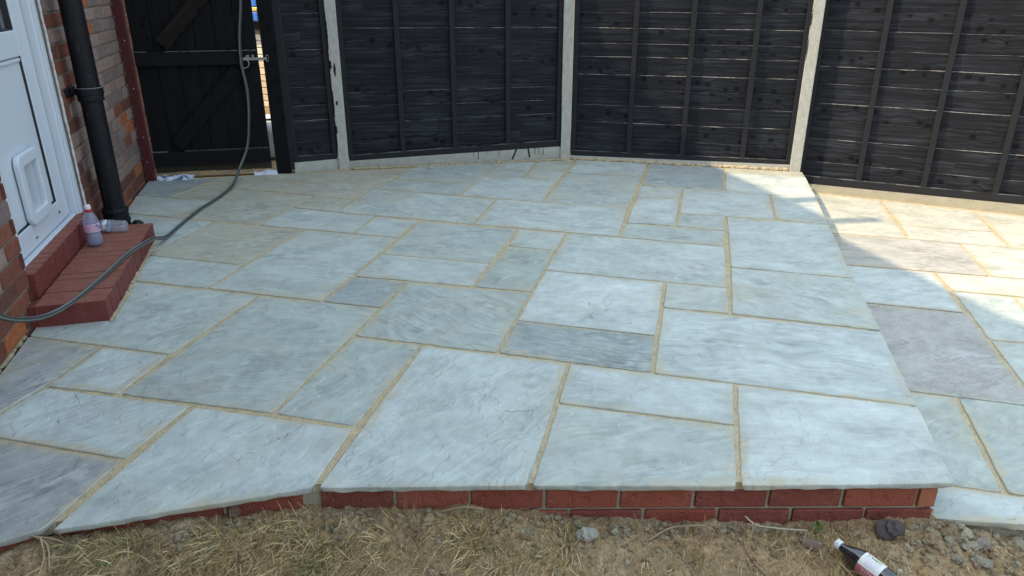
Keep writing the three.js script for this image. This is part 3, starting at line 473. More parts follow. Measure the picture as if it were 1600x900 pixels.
function waney(L, hL0, hL1, hR0, hR1, t, zb, zt, k, ch = 0.0031) {    // a lapped board: bottom and top heights at its two ends, thickness, set-back at bottom and top; the worn top arris is a face of its own
  const n = 18, pos = [], uv = [], body = [], edge = [], ou = (k * 0.277) % 1, ov = (k * 0.37) % 1, S = 6;
  for (let i = 0; i <= n; i++) {
    const u = i / n, x = u * L, w = 0.0035 * ns(x * 2.2 + k * 3.7, k * 1.3) + 0.0016 * ns(x * 9 + k, 7), y1 = lerp(hL1, hR1, u) + w, y0 = lerp(hL0, hR0, u), dz = 0.0015 * ns(x * 3 + k * 5, 2), c = ch * (0.75 + 0.5 * Math.abs(ns(x * 5, k * 2.1)));
    for (const [y, z] of [[y0, zb], [y1 - c, zt], [y1 - c, zt], [y1, zt - 0.6 * c], [y1, zt - 0.6 * c], [y1, zt - t - 0.6 * c], [y1, zt - t - 0.6 * c], [y0, zb - t]]) { pos.push(x, y, z + dz); uv.push(x / 2.4 + ou, y / 0.3 * 0.9 + ov); }
  }
  const q = (o, a, b) => { for (let i = 0; i < n; i++) { const p = i * 8, r = p + 8; o.push(p + a, r + a, r + b, p + a, r + b, p + b); } };
  q(body, 0, 1); q(edge, 2, 3); q(edge, 4, 5); q(body, 6, 7);
  for (const p of [0, n * 8]) { const f = [p, p + 1, p + 3, p + 5, p + 7]; for (let i = 1; i < 4; i++) p ? body.push(f[0], f[i + 1], f[i]) : body.push(f[0], f[i], f[i + 1]); }
  const g = new THREE.BufferGeometry(); g.setAttribute('position', new THREE.Float32BufferAttribute(pos, 3)); g.setAttribute('uv', new THREE.Float32BufferAttribute(uv, 2)); g.setIndex([...body, ...edge]); g.computeVertexNormals();
  g.addGroup(0, body.length, 0); g.addGroup(body.length, edge.length, 1); return g;
}
let bk = 0;
function fencePanel(label, P, D, x0, x1, tops, rail, battens, pale) {   // tops: [left, right] height of each board's upper edge, from the bottom
  const t = thing('fence_panel', label, 'fence panel'); frameAlong(t, P[0], 0, P[1], D[0], D[1]);
  const L = x1 - x0, Z = -0.058, all = tops.slice();
  while (all.at(-1)[0] < 1.74) all.push([all.at(-1)[0] + 0.118, all.at(-1)[1] + 0.118]);
  let b = [rail[0], rail[1]];
  for (const [l, r] of all) {
    const k = ++bk, g = waney(L, b[0] - 0.03, l, b[1] - 0.03, r, 0.007, Z - 0.007, Z + rr(0.003, 0.008), k), e = rawEdge[rnd() < 0.25 + pale ? (rnd() < 0.85 ? 1 : 2) : 0], m = boardM[k % 3];
    const o = part('board', g, [m, e], t); o.position.x = x0; b = [l, r];
  }
  const H = all.at(-1)[0] + 0.02;
  for (const [a, z] of [[0.012, 0], [L - 0.012, 0], ...battens.map((q) => [q - x0, 0])]) part('batten', boxUV(rbox(a - 0.0195, a + 0.0195, rail[0] + 0.02, H, Z + 0.009, Z + 0.033, 0.002), 0.6, bk * 0.3), battenM, t).position.x = x0;
  const rg = waney(L, rail[0], rail[2], rail[1], rail[3], 0.02, Z + 0.034, Z + 0.034, ++bk);
  part('rail', rg, [battenM, rawEdge[1]], t).position.x = x0;
  part('rail', boxUV(rbox(0, L, H, H + 0.03, Z - 0.03, Z + 0.04, 0.003), 0.6), battenM, t).position.x = x0;
  return t;
}
const same = (a) => a.map((y) => [y, y]);
fencePanel('narrow black overlap fence panel between the gate post and the first concrete post', [-2.98, -4.985], [0.34, -0.23], 0.012, 0.34, same([0.119, 0.23, 0.377, 0.487, 0.623, 0.755, 0.892, 1.018, 1.14]).slice(1), [0.07, 0.074, 0.119, 0.119], [], 0.35);
fencePanel('dark shaded black overlap fence panel left of the corner, above a paint dripped gravel board', [-2.66, -5.195], [1.615, -0.755], 0.045, 1.742, [[0.201, 0.25], [0.336, 0.364], [0.469, 0.469], [0.572, 0.577], [0.697, 0.678], [0.802, 0.803], [0.914, 0.913], [1.037, 1.021], [1.15, 1.137]], [0.054, 0.1, 0.097, 0.15], [0.468, 0.882, 1.312], 0.45);
fencePanel('black overlap fence panel between the two middle concrete posts, behind the raised paving', [-1.045, -5.945], [1, 0], 0.045, 1.752, same([0.172, 0.305, 0.441, 0.564, 0.676, 0.81, 0.909, 1.02, 1.135]), [0.028, 0.045, 0.068, 0.078], [0.512, 0.935, 1.395], 0.6);
fencePanel('black overlap fence panel at the right, standing above the lower paving', [0.782, -5.985], [1.45, 0.33], 0.0, 1.83, same([-0.041 + 0.11, 0.158, 0.247, 0.386, 0.508, 0.651, 0.775, 0.892, 1.024, 1.146]), [-0.1, -0.08, -0.041, -0.025], [0.425, 0.862, 1.31], 0.6);
// concrete posts and gravel boards
function drips(seed, list) {                            // concrete with splashes of black stain: [u, v, ru, rv]
  return tex(128, 1024, (u, v) => { const f = 1 + 0.22 * fbm(u * 3 + seed, v * 40, 4) + 0.14 * ns(u * 24, v * 330 + seed) - 0.5 * sstep(0.55, 0.8, ns(u * 15 + seed, v * 220)); let k = 0; for (const [a, b, c, d] of list) k = Math.max(k, 1 - sstep(0.7, 1.05, Math.hypot((u - a) / c, (v - b) / d) + 0.35 * ns(u * 18, v * 160 + seed))); return [lerp(0.49 * f, 0.015, k), lerp(0.475 * f, 0.015, k), lerp(0.43 * f, 0.017, k)]; });
}
function post(label, x, z, dx, dz, list, seed) {
  const t = thing('concrete_post', label, 'fence post', undefined); frameAlong(t, x, 0, z, dx, dz);
  const g = rbox(-0.04, 0.04, -0.5, 1.86, -0.1, 0, 0.006, 2), p = g.attributes.position, uv = new Float32Array(p.count * 2);
  for (let i = 0; i < p.count; i++) { uv[2 * i] = clamp((p.getX(i) + 0.04) / 0.08); uv[2 * i + 1] = (p.getY(i) + 0.5) / 2.4; }
  g.setAttribute('uv', new THREE.BufferAttribute(uv, 2));
  part('shaft', g, mat([1, 1, 1], { map: drips(seed, list), bumpMap: gritBump, bumpScale: 0.003, roughness: 0.92 }), t);
  return t;
}
const V = (y) => (y + 0.5) / 2.4;
post('concrete fence post with splashes of black stain, nearest the gate', -2.662, -5.2, 0.88, -0.45, [[0.05, V(0.78), 0.16, 0.016], [0.42, V(0.745), 0.12, 0.022], [0.0, V(0.5), 0.12, 0.05], [0.35, V(0.5), 0.12, 0.008], [0.02, V(0.3), 0.2, 0.018], [0.0, V(0.25), 0.1, 0.06], [0.0, V(1.0), 0.1, 0.06]], 3);
post('concrete fence post in the corner where the fence bends, in the shade', -1.045, -5.945, 0.98, -0.2, [[0, V(0.3), 0.06, 0.1]], 11);
post('sunlit concrete fence post at the end of the raised paving', 0.746, -5.945, 0.99, 0.1, [[0.05, V(1.1), 0.06, 0.03], [0.05, V(0.9), 0.05, 0.04]], 23);
function gravelBoard(label, P, D, x0, x1, yb, ytL, ytR, m) {
  const t = thing('gravel_board', label, 'gravel board'); frameAlong(t, P[0], 0, P[1], D[0], D[1]);
  const g = new THREE.BoxGeometry(1, 1, 0.05, 20, 1, 1), p = g.attributes.position;
  for (let i = 0; i < p.count; i++) { const u = p.getX(i) + 0.5; p.setXYZ(i, lerp(x0, x1, u), p.getY(i) > 0 ? lerp(ytL, ytR, u) : yb, p.getZ(i) - 0.045); }
  g.computeVertexNormals(); part('plank', boxUV(g, 0.5, 0.1, 0.2), m, t); return t;
}
gravelBoard('short concrete gravel board under the narrow fence panel', [-2.98, -4.985], [0.34, -0.23], 0.014, 0.345, -0.3, 0.069, 0.073, M.concrete);
{
  const gm = tex(1024, 128, (u, v) => { const f = 1 + 0.2 * fbm(u * 26, v * 3, 4) + 0.14 * ns(u * 380, v * 48) - 0.5 * sstep(0.55, 0.8, ns(u * 240, v * 30)); let k = 0; for (const [a, w, l, s] of [[0.58, 0.0012, 0.35, 0], [0.6, 0.0014, 0.5, 0], [0.7, 0.0012, 0.35, 0], [0.775, 0.0045, 0.66, 0.03], [0.845, 0.004, 0.6, -0.012], [0.875, 0.0014, 0.4, 0], [0.895, 0.0012, 0.45, 0], [0.915, 0.0015, 0.5, 0], [0.64, 0.001, 0.25, 0]]) { const y = 1 - v; if (y < l) k = Math.max(k, 1 - sstep(w * 0.8, w * 1.2, Math.abs(u - a + s * (y - 0.3)) + 0.0006 * ns(u * 900, v * 40))); } const y = sstep(0.3, 0.8, ns(u * 14, v * 2)) * 0.4; return [lerp(lerp(0.43 * f, 0.45, y), 0.015, k), lerp(lerp(0.42 * f, 0.40, y), 0.015, k), lerp(lerp(0.385 * f, 0.27, y), 0.017, k)]; });
  const t = gravelBoard('pale concrete gravel board with black paint drips under the shaded panel', [-2.66, -5.195], [1.615, -0.755], 0.04, 1.745, -0.3, 0.052, 0.098, mat([1, 1, 1], { map: gm, bumpMap: gritBump, bumpScale: 0.003, roughness: 0.92 }));
  const g = t.children[0].geometry, p = g.attributes.position, uv = g.attributes.uv; for (let i = 0; i < p.count; i++) uv.setXY(i, (p.getX(i) - 0.04) / 1.705, p.getY(i) > 0 ? 0.985 : -2.2);
}
gravelBoard('concrete gravel board just showing under the panel behind the raised paving', [-1.045, -5.945], [1, 0], 0.04, 1.752, -0.3, 0.026, 0.043, M.concrete);
gravelBoard('tan concrete gravel board under the right fence panel beside the lower paving', [0.782, -5.985], [1.45, 0.33], 0.0, 1.83, -0.5, -0.103, -0.083, M.concreteTan);
// sandy mortar packed along the back of the paving
function fillet(pts, w, h, name) {
  const gs = []; let n = 0;
  for (let i = 0; i + 1 < pts.length; i++) { const [a, b] = [pts[i], pts[i + 1]], L = Math.hypot(b[0] - a[0], b[2] - a[2]), m = Math.ceil(L / 0.035); for (let k = 0; k < m; k++) { const t = (k + rnd()) / m; gs.push(new THREE.IcosahedronGeometry(1, 1).scale(rr(0.02, 0.04), h * rr(0.6, 1.2), w * rr(0.7, 1.2)).rotateY(Math.atan2(-(b[2] - a[2]), b[0] - a[0])).translate(lerp(a[0], b[0], t), lerp(a[1], b[1], t), lerp(a[2], b[2], t) + rr(-0.006, 0.006))); n++; } }
  const g = merge(gs), p = g.attributes.position; for (let i = 0; i < p.count; i++) { const k = 0.004 * ns(p.getX(i) * 70, p.getZ(i) * 70 + p.getY(i) * 50); p.setY(i, p.getY(i) + k); } return boxUV(g, 0.5);
}
part('mortar_fillet', fillet([[-2.6, 0, -5.2], [-1.06, 0, -5.918]], 0.022, 0.008), M.sand, raised).userData.kind = 'stuff';
part('mortar_fillet', fillet([[-0.98, 0.002, -5.962], [0.7, 0.004, -5.962]], 0.03, 0.014), M.sand, raised).userData.kind = 'stuff';
part('mortar_fillet', fillet([[-2.28, 0, -1.55], [-2.62, 0, -2.16]], 0.014, 0.008), M.sand, raised).userData.kind = 'stuff';
part('mortar_fillet', fillet([[...toHouse(0.37, 0, 0.31)], [...toHouse(1.53, 0, 0.31)]], 0.012, 0.006), M.sand, raised).userData.kind = 'stuff';

const soilMap = tex(1024, 1024, tile2((u, v) => {
  const n = fbm(u * 7, v * 7, 5), m = ns(u * 60, v * 60), f = ns(u * 170, v * 170), k = 1 + 0.5 * n + 0.28 * m + 0.3 * f, g = sstep(0.05, 0.6, fbm(u * 4 + 50, v * 4, 4)), st = sstep(0.5, 0.68, ns(u * 95 + 7, v * 95));
  let c = [lerp(0.27, 0.39, g) * k, lerp(0.185, 0.29, g) * k, lerp(0.105, 0.185, g) * k];
  return [lerp(c[0], 0.46, st * 0.55), lerp(c[1], 0.40, st * 0.55), lerp(c[2], 0.30, st * 0.55)];
}));
// ------------------------------------------------------------------ gate, its posts, latch, and what shows through the gap
const GP0 = [-3.88, -4.505];
const GDIR = [0.8944, -0.4472];
{
  const t = thing('wall_post', 'dark red timber post fixed to the end of the brick wall, carrying the gate', 'gate post'); frameAlong(t, GP0[0], 0, GP0[1], ...GDIR);
  const m = mat([0.085, 0.022, 0.026], { bumpMap: woodBump, bumpScale: 0.004, roughness: 0.65 });
  part('post', boxUV(rbox(-0.018, 0.034, -0.1, 1.85, -0.05, 0.02, 0.003), 0.5), m, t);
  for (const y of [0.14, 0.32, 0.66, 0.98]) part('screw', new THREE.SphereGeometry(0.006, 8, 6).scale(1, 1, 0.5).translate(0.012 + rr(-0.006, 0.006), y, 0.021), mat([0.35, 0.34, 0.33], { metalness: 0.6, roughness: 0.5 }), t);
}
const gate = thing('gate', 'black timber ledged and braced gate between the house and the fence', 'gate'); frameAlong(gate, GP0[0], 0, GP0[1], ...GDIR);
{
  const gm = mat([1, 1, 1], { map: timber([0.006, 0.0062, 0.0078], [0.0125, 0.013, 0.016], [0, 0, 0], 5), bumpMap: woodBump, bumpScale: 0.003, roughness: 0.75 });
  const led = mat([0.008, 0.008, 0.0095], { bumpMap: woodBump, bumpScale: 0.003, roughness: 0.7 }), brown = mat([1, 1, 1], { map: timber([0.010, 0.0095, 0.0095], [0.032, 0.027, 0.02], [0.1, 0.05, 0], 6), bumpMap: woodBump, bumpScale: 0.003, roughness: 0.8 });
  const bare = mat([0.05, 0.042, 0.032], { bumpMap: woodBump, bumpScale: 0.003, roughness: 0.9 });
  const W0 = 0.045, W1 = 0.868, n = 6, w = (W1 - W0) / n;
  for (let i = 0; i < n; i++) {
    const g = rbox(W0 + i * w + 0.002, W0 + (i + 1) * w - 0.002, 0.098, 1.82, -0.052 + (i % 2) * 0.0015, -0.034 + (i % 2) * 0.0015, 0.003), p = g.attributes.position, uv = new Float32Array(p.count * 2);
    for (let k = 0; k < p.count; k++) { uv[2 * k] = p.getY(k) / 2.4 + i * 0.3; uv[2 * k + 1] = p.getX(k) / 0.3 + i * 0.17; }
    g.setAttribute('uv', new THREE.BufferAttribute(uv, 2)); part('board', g, gm, gate);
    part('board_foot', rbox(W0 + i * w + 0.002, W0 + (i + 1) * w - 0.002, 0.042 + rr(-0.004, 0.004), 0.0975, -0.052 + (i % 2) * 0.0015, -0.034 + (i % 2) * 0.0015, 0.002), bare, gate);
  }
  for (let i = 1; i < n; i++) part('tongue', box(W0 + i * w - 0.008, W0 + i * w + 0.008, 0.05, 1.815, -0.046, -0.041), led, gate);
  const ledge = (y0, y1) => part('ledge', boxUV(rbox(W0 + 0.005, W1 - 0.005, y0, y1 - 0.002, -0.033, 0.0, 0.003), 0.5), led, gate);
  ledge(0.805, 0.9); ledge(0.095, 0.202); ledge(1.5, 1.6);
  const edge = (a, b, y, m) => part('raw_edge', box(a, b, y - 0.0015, y + 0.0012, -0.032, -0.003), m, gate);
  edge(0.055, 0.13, 0.9, rawEdge[2]); edge(0.25, 0.86, 0.9, rawEdge[2]); edge(0.055, 0.155, 0.202, rawEdge[2]); edge(0.27, 0.86, 0.202, rawEdge[1]);
  const brace = (xa, ya, xb, yb, m) => { const L = Math.hypot(xb - xa, yb - ya), g = rbox(-L / 2, L / 2, -0.05, 0.05, -0.033, -0.006, 0.003), p = g.attributes.position, uv = new Float32Array(p.count * 2); for (let k = 0; k < p.count; k++) { uv[2 * k] = p.getX(k) / 2.4 + 0.4; uv[2 * k + 1] = p.getY(k) / 0.3 + 0.3; } g.setAttribute('uv', new THREE.BufferAttribute(uv, 2)); const o = part('brace', g, m, gate); o.position.set((xa + xb) / 2, (ya + yb) / 2, 0); o.rotation.z = Math.atan2(yb - ya, xb - xa); };
  brace(0.235, 0.945, 0.74, 1.46, brown); brace(0.225, 0.245, 0.72, 0.765, gm);
  const steel = mat([0.30, 0.30, 0.29], { metalness: 0.75, roughness: 0.5 });
  part('latch', merge([rbox(0.765, 0.93, 0.832, 0.852, 0.004, 0.012, 0.002), rbox(0.79, 0.81, 0.85, 0.868, 0.001, 0.014, 0.002), rbox(0.828, 0.842, 0.85, 0.87, 0.001, 0.014, 0.002), new THREE.CylinderGeometry(0.012, 0.012, 0.012, 12).rotateX(Math.PI / 2).translate(0.785, 0.845, 0.008)]), steel, gate);
  part('ring_handle', new THREE.TorusGeometry(0.031, 0.0042, 8, 28).translate(0.772, 0.812, 0.012), steel, gate);
}
{
  const t = thing('gate_post', 'square black timber gate post at the right of the gate', 'gate post'); frameAlong(t, -3.094, 0, -4.93, 0.936, -0.351);
  const pm = mat([1, 1, 1], { map: timber([0.006, 0.0065, 0.008], [0.0135, 0.014, 0.017], [0, 0, 0], 8), bumpMap: woodBump, bumpScale: 0.003, roughness: 0.75 });
  const g = rbox(0.006, 0.104, -0.1, 1.9, -0.1, 0, 0.004), p = g.attributes.position, uv = new Float32Array(p.count * 2);
  for (let k = 0; k < p.count; k++) { uv[2 * k] = p.getY(k) / 2.4; uv[2 * k + 1] = (p.getX(k) + p.getZ(k)) / 0.3; } g.setAttribute('uv', new THREE.BufferAttribute(uv, 2));
  part('post', g, pm, t); part('cleat', boxUV(rbox(0.105, 0.137, 0.02, 1.85, -0.07, -0.012, 0.003), 0.5), battenM, t);
  part('keeper', new THREE.TorusGeometry(0.022, 0.004, 8, 20).scale(0.45, 1, 1).translate(0.036, 0.842, 0.004), mat([0.3, 0.3, 0.29], { metalness: 0.75, roughness: 0.5 }), t);
}
{
  // beyond the gate: the side path, a pale sack, a sunlit neighbouring wall and a blue wrapped pack
  const dirt = mat([0.8, 0.78, 0.74], { map: soilMap, bumpMap: gritBump, bumpScale: 0.01, roughness: 0.97 });
  structure('side_path', boxUV(box(-9, -1.2, -0.3, -0.01, -14, -6.1).toNonIndexed(), 0.8), dirt);
  structure('side_path', boxUV(new THREE.ExtrudeGeometry(new THREE.Shape([[-3.98, 4.6], [-3.0, 5.04], [-1.2, 6.099], [-4.9, 6.099]].map(([x, z]) => new THREE.Vector2(x, z))), { depth: 0.25, bevelEnabled: false }).rotateX(-Math.PI / 2).translate(0, -0.258, 0), 0.8), dirt);
  const w = thing('neighbour_wall', 'sunlit pale orange brick wall seen through the gap beside the gate', 'wall'); frameAlong(w, -6.2, 0, -8.3, 0.95, 0.312);
  const bm = [bmat([0.66, 0.54, 0.39]), bmat([0.70, 0.58, 0.43]), bmat([0.62, 0.48, 0.33]), bmat([0.74, 0.71, 0.64])], bg = brickGeos(0.215, 0.065, 0.1, 3);
  part('mortar', boxUV(box(0, 2.2, -0.1, 0.84, -0.12, -0.012), 0.5), M.footing, w); part('coping', rbox(-0.02, 2.22, 0.842, 0.94, -0.16, 0.03, 0.006), mat([0.02, 0.02, 0.022]), w);
  for (let c = 0; c < 11; c++) for (let i = 0; i < 9; i++) { const b = part('brick', bg[(c + i) % 3], c > 6 ? bm[3] : bm[(rnd() * 3) | 0], w); b.position.set(0.12 + i * 0.225 + (c % 2) * 0.11, 0.01 + c * 0.075, -0.052); }
  const sack = thing('builders_sack', 'white woven builders sack standing behind the gate, showing through the gap', 'sack'); sack.position.set(-3.5, -0.01, -5.55); sack.scale.y = 0.62; sack.rotation.y = 0.5;
  const sm = mat([1, 1, 1], { map: tex(256, 256, (u, v) => { const f = 0.7 + 0.08 * ns(u * 90, v * 6) + 0.08 * ns(u * 6, v * 90), k = sstep(0.45, 0.6, fbm(u * 14, v * 20, 3)); return [lerp(f, 0.28, k * 0.6), lerp(f, 0.28, k * 0.6), lerp(f * 1.03, 0.33, k * 0.6)]; }), roughness: 0.85 });
  const sgm = new THREE.LatheGeometry([[0.0, 0], [0.19, 0.005], [0.22, 0.06], [0.225, 0.2], [0.21, 0.36], [0.17, 0.46], [0.1, 0.5], [0.05, 0.53], [0, 0.535]].map(([r, y]) => new THREE.Vector2(r, y)), 40), sp = sgm.attributes.position;
  for (let i = 0; i < sp.count; i++) { const k = 1 + 0.09 * ns(sp.getX(i) * 9, sp.getY(i) * 7 + sp.getZ(i) * 9); sp.setXYZ(i, sp.getX(i) * k, sp.getY(i), sp.getZ(i) * k); } sgm.computeVertexNormals(); part('sack_body', sgm, sm, sack); part('sack_tie', new THREE.TorusGeometry(0.1, 0.016, 8, 24).rotateX(Math.PI / 2).translate(0, 0.5, 0), mat([0.02, 0.02, 0.022]), sack);
  const rag = (x, z, w2, ry, label, st) => { const g = new THREE.PlaneGeometry(w2, 0.16, 30, 16).rotateX(-Math.PI / 2), p = g.attributes.position; for (let i = 0; i < p.count; i++) { const x = p.getX(i), z = p.getZ(i), r = 0.75 + 0.25 * ns(x * 14 + st, z * 14); p.setXYZ(i, x + 0.018 * ns(z * 20, x * 12 + st), 0.004 + 0.034 * Math.pow(1 - Math.abs(ns(x * 9 + 0.6 * ns(z * 12, st) + st, z * 6)), 3) * sstep(0.08, 0.05, Math.abs(z)), z * r); }; g.computeVertexNormals();
    const t = thing('rag', label, 'cloth'); t.position.set(x, -0.012, z); t.rotation.y = ry;
    const m = mat([1, 1, 1], { side: THREE.DoubleSide, roughness: 0.9, map: tex(256, 128, (u, v) => { const k = st < 5 ? Math.max(sstep(0.15, 0.35, ns(u * 9, v * 5)), 0.6 * sstep(0.2, 0.4, ns(u * 22, v * 12))) : 0.1; return [lerp(0.62, 0.14, k), lerp(0.65, 0.17, k), lerp(0.75, 0.30, k)]; }) });
    part('cloth', g, m, t); };
  rag(-3.74, -4.605, 0.25, 0.46, 'crumpled blue and white cloth lying under the left end of the gate', 1); rag(-3.17, -4.915, 0.17, 0.46, 'white scrap of cloth under the right end of the gate', 9);
  const pk = thing('wrapped_pack', 'blue and yellow plastic wrapped pack seen high in the gap beside the gate', 'pack'); pk.position.set(-5.02, -0.05, -7.98); pk.rotation.y = -0.3;
  const blue = mat([0.03, 0.16, 0.62], { roughness: 0.3 }), yel = mat([0.72, 0.48, 0.12], { roughness: 0.4 }), pale = mat([0.5, 0.6, 0.75], { roughness: 0.4 });
  for (const [a, b, m] of [[0.992, 1.09, blue], [1.092, 1.14, yel], [1.142, 1.24, blue], [1.242, 1.27, pale], [1.272, 1.4, blue]]) { const g = rbox(-0.28, 0.28, a, b, -0.22, 0.22, 0.015, 3), p = g.attributes.position; for (let i = 0; i < p.count; i++) p.setXYZ(i, p.getX(i) * (1 + 0.03 * ns(p.getY(i) * 30, p.getZ(i) * 20)), p.getY(i), p.getZ(i) * (1 + 0.03 * ns(p.getY(i) * 30, p.getX(i) * 20))); part('wrapped_layer', g, m, pk); }
}

// ------------------------------------------------------------------ garden ground: dry soil that rises against the brickwork
const FRONT = [[-4, 0.95], [-1.93, -0.895], [-1.59, -1.215], [-0.985, -1.555], [0.79, -2.02], [0.8, -2.06], [1.06, -2.095], [1.98, -2.205], [40, -7]];
function frontDist(x, z) { let best = 1e9, s = 1; for (let i = 0; i + 1 < FRONT.length; i++) { const a = FRONT[i], b = FRONT[i + 1], d = segDist(x, z, a, b); if (d < best) { best = d; s = ((b[0] - a[0]) * (z - a[1]) - (b[1] - a[1]) * (x - a[0])) > 0 ? 1 : -1; } } return s * best; }
const HB = [[-60, -0.06], [-1.9, -0.06], [-1.65, -0.04], [-1.53, -0.042], [-1.38, -0.055], [-1.18, -0.068], [-0.99, -0.084], [-0.77, -0.095], [-0.55, -0.09], [-0.34, -0.115], [-0.15, -0.135], [0.09, -0.146], [0.31, -0.152], [0.57, -0.147], [0.77, -0.142], [0.88, -0.18], [1.0, -0.215], [1.15, -0.235], [60, -0.25]];
function baseH(x) { for (let i = 0; i + 1 < HB.length; i++) if (x <= HB[i + 1][0]) return lerp(HB[i][1], HB[i + 1][1], (x - HB[i][0]) / (HB[i + 1][0] - HB[i][0])); return -0.25; }
function groundY(x, z) {
  const q = frontDist(x, z);
  if (q < -0.045) return z < -6.35 || x < -3.95 ? -0.2 : -0.5;
  const b = baseH(x), out = lerp(b, Math.min(b - 0.03, -0.13), sstep(0, 0.35, q)) - 0.05 * sstep(0.5, 3, q);
  const rough = 0.012 * fbm(x * 5, z * 5, 3) + 0.007 * ns(x * 23, z * 23) + 0.005 * ns(x * 60, z * 60) + 0.0035 * ns(x * 130, z * 130) + 0.012 * Math.max(0, ns(x * 34 + 9, z * 34)) * sstep(0.2, 0.02, q);
  return out + rough;
}
{
  const axis = (a, b, step, far, n) => { const o = []; for (let i = n; i > 0; i--) o.push(a - far * Math.pow(i / n, 3) - 0.03 * i); for (let x = a; x <= b + 1e-6; x += step) o.push(x); for (let i = 1; i <= n; i++) o.push(b + far * Math.pow(i / n, 3) + 0.03 * i); return o; };
  const X = axis(-2.0, 1.75, 0.009, 70, 34), Z = axis(-2.35, -0.95, 0.009, 70, 34), pos = [], idx = [], nx = X.length;
  for (const z of Z) for (const x of X) pos.push(x, groundY(x, z), z);
  for (let j = 0; j + 1 < Z.length; j++) for (let i = 0; i + 1 < nx; i++) { const a = j * nx + i; idx.push(a, a + nx, a + 1, a + 1, a + nx, a + nx + 1); }
  const g = new THREE.BufferGeometry(); g.setAttribute('position', new THREE.Float32BufferAttribute(pos, 3)); g.setIndex(idx); g.computeVertexNormals();
  structure('ground', planUV(g, 0, 0, 0.8, 0.8), mat([1, 1, 1], { map: soilMap, bumpMap: gritBump, bumpScale: 0.01, roughness: 0.97 }));
}

// ------------------------------------------------------------------ loose stuff on the soil
const V3 = THREE.Vector3;
function lump(seed, sub = 2, amp = 0.35) { const g = new THREE.IcosahedronGeometry(1, sub), p = g.attributes.position; for (let i = 0; i < p.count; i++) { const x = p.getX(i), y = p.getY(i), z = p.getZ(i), k = 1 + amp * ns(x * 1.5 + seed * 3.3, y * 1.5 + z * 1.1 + seed) + 0.3 * amp * ns(x * 5 + seed, z * 5 - y * 4); p.setXYZ(i, x * k, y * k, z * k); } g.computeVertexNormals(); return boxUV(g, 3); }
function scatter(name, label, category, geo, m, list) {
  const o = new THREE.InstancedMesh(geo, m, list.length), mx = new THREE.Matrix4(), q = new THREE.Quaternion(), e = new THREE.Euler(), c = new THREE.Color();
  list.forEach(([x, y, z, rx, ry, rz, sx, sy, sz, col], i) => { o.setMatrixAt(i, mx.compose(new V3(x, y, z), q.setFromEuler(e.set(rx, ry, rz)), new V3(sx, sy, sz))); o.setColorAt(i, c.setRGB(...col)); });
  o.name = name; o.userData = { label, category, kind: 'stuff' }; scene.add(o); shade(o); return o;
}
const spots = (n, f) => { const o = []; let guard = 0; while (o.length < n && guard++ < n * 60) { const x = rr(-2.0, 1.75), z = rr(-2.3, -0.95), q = frontDist(x, z); if (q < 0.004) continue; const v = f(x, z, q); if (v) o.push(v); } return o; };
const white1 = mat([1, 1, 1], { bumpMap: gritBump, bumpScale: 0.004, roughness: 0.95 });
// grey mortar droppings along the foot of the wall
scatter('mortar_crumbs', 'grey crumbs of dropped mortar along the foot of the brickwork', 'mortar crumbs', lump(3, 1, 0.5), white1, spots(2000, (x, z, q) => {
  const dens = (x > -1.35 ? 1 : 0.25) * Math.exp(-q / 0.045) * (0.35 + 0.9 * sstep(-0.2, 0.5, ns(x * 6, 3))) + (x > 0.75 ? 0.35 * Math.exp(-q / 0.12) : 0);
  if (rnd() > dens) return null; const s = 0.0022 + 0.0095 * Math.pow(rnd(), 3.6), t = rr(0.75, 1.15), w = rnd() < 0.3 ? 0.85 : 1;
  return [x, groundY(x, z) + s * 0.35, z, rr(0, 6), rr(0, 6), rr(0, 6), s, s * rr(0.6, 1), s * rr(0.7, 1.2), [0.46 * t, 0.385 * t * w, 0.275 * t * w * w]];
}));
scatter('soil_grit', 'small stones and clods of dry soil scattered over the ground', 'gravel', lump(8, 1, 0.45), white1, spots(4200, (x, z, q) => {
  const s = 0.0018 + 0.0075 * Math.pow(rnd(), 4) * (x > 0.6 ? 1.6 : 1), t = rr(0.85, 1.25), k = rnd();
  const c = k < 0.68 ? [0.32, 0.225, 0.14] : k < 0.88 ? [0.42, 0.325, 0.21] : k < 0.95 ? [0.46, 0.39, 0.29] : [0.64, 0.57, 0.48];
  return [x, groundY(x, z) + s * 0.3, z, rr(0, 6), rr(0, 6), rr(0, 6), s, s * rr(0.6, 1), s * rr(0.7, 1.3), c.map((v) => v * t)];
}));
// broken mortar and stones heaped at the corner of the two patios
scatter('rubble', 'buff rubble of broken mortar and stones under the corner of the lower paving', 'rubble', lump(14, 2, 0.5), white1, spots(85, (x, z, q) => {
  if (x < 0.72 || q > 0.26 || rnd() < sstep(0.03, 0.26, q)) return null; const s = 0.006 + 0.016 * Math.pow(rnd(), 1.8), t = rr(0.75, 1.15), k = rnd();
  return [x, groundY(x, z) + s * 0.25, z, rr(-0.5, 0.5), rr(0, 6), rr(-0.5, 0.5), s * rr(1, 1.5), s * rr(0.5, 0.8), s, (k < 0.7 ? [0.44, 0.375, 0.275] : k < 0.85 ? [0.36, 0.26, 0.17] : [0.43, 0.37, 0.28]).map((v) => v * t)];
}));
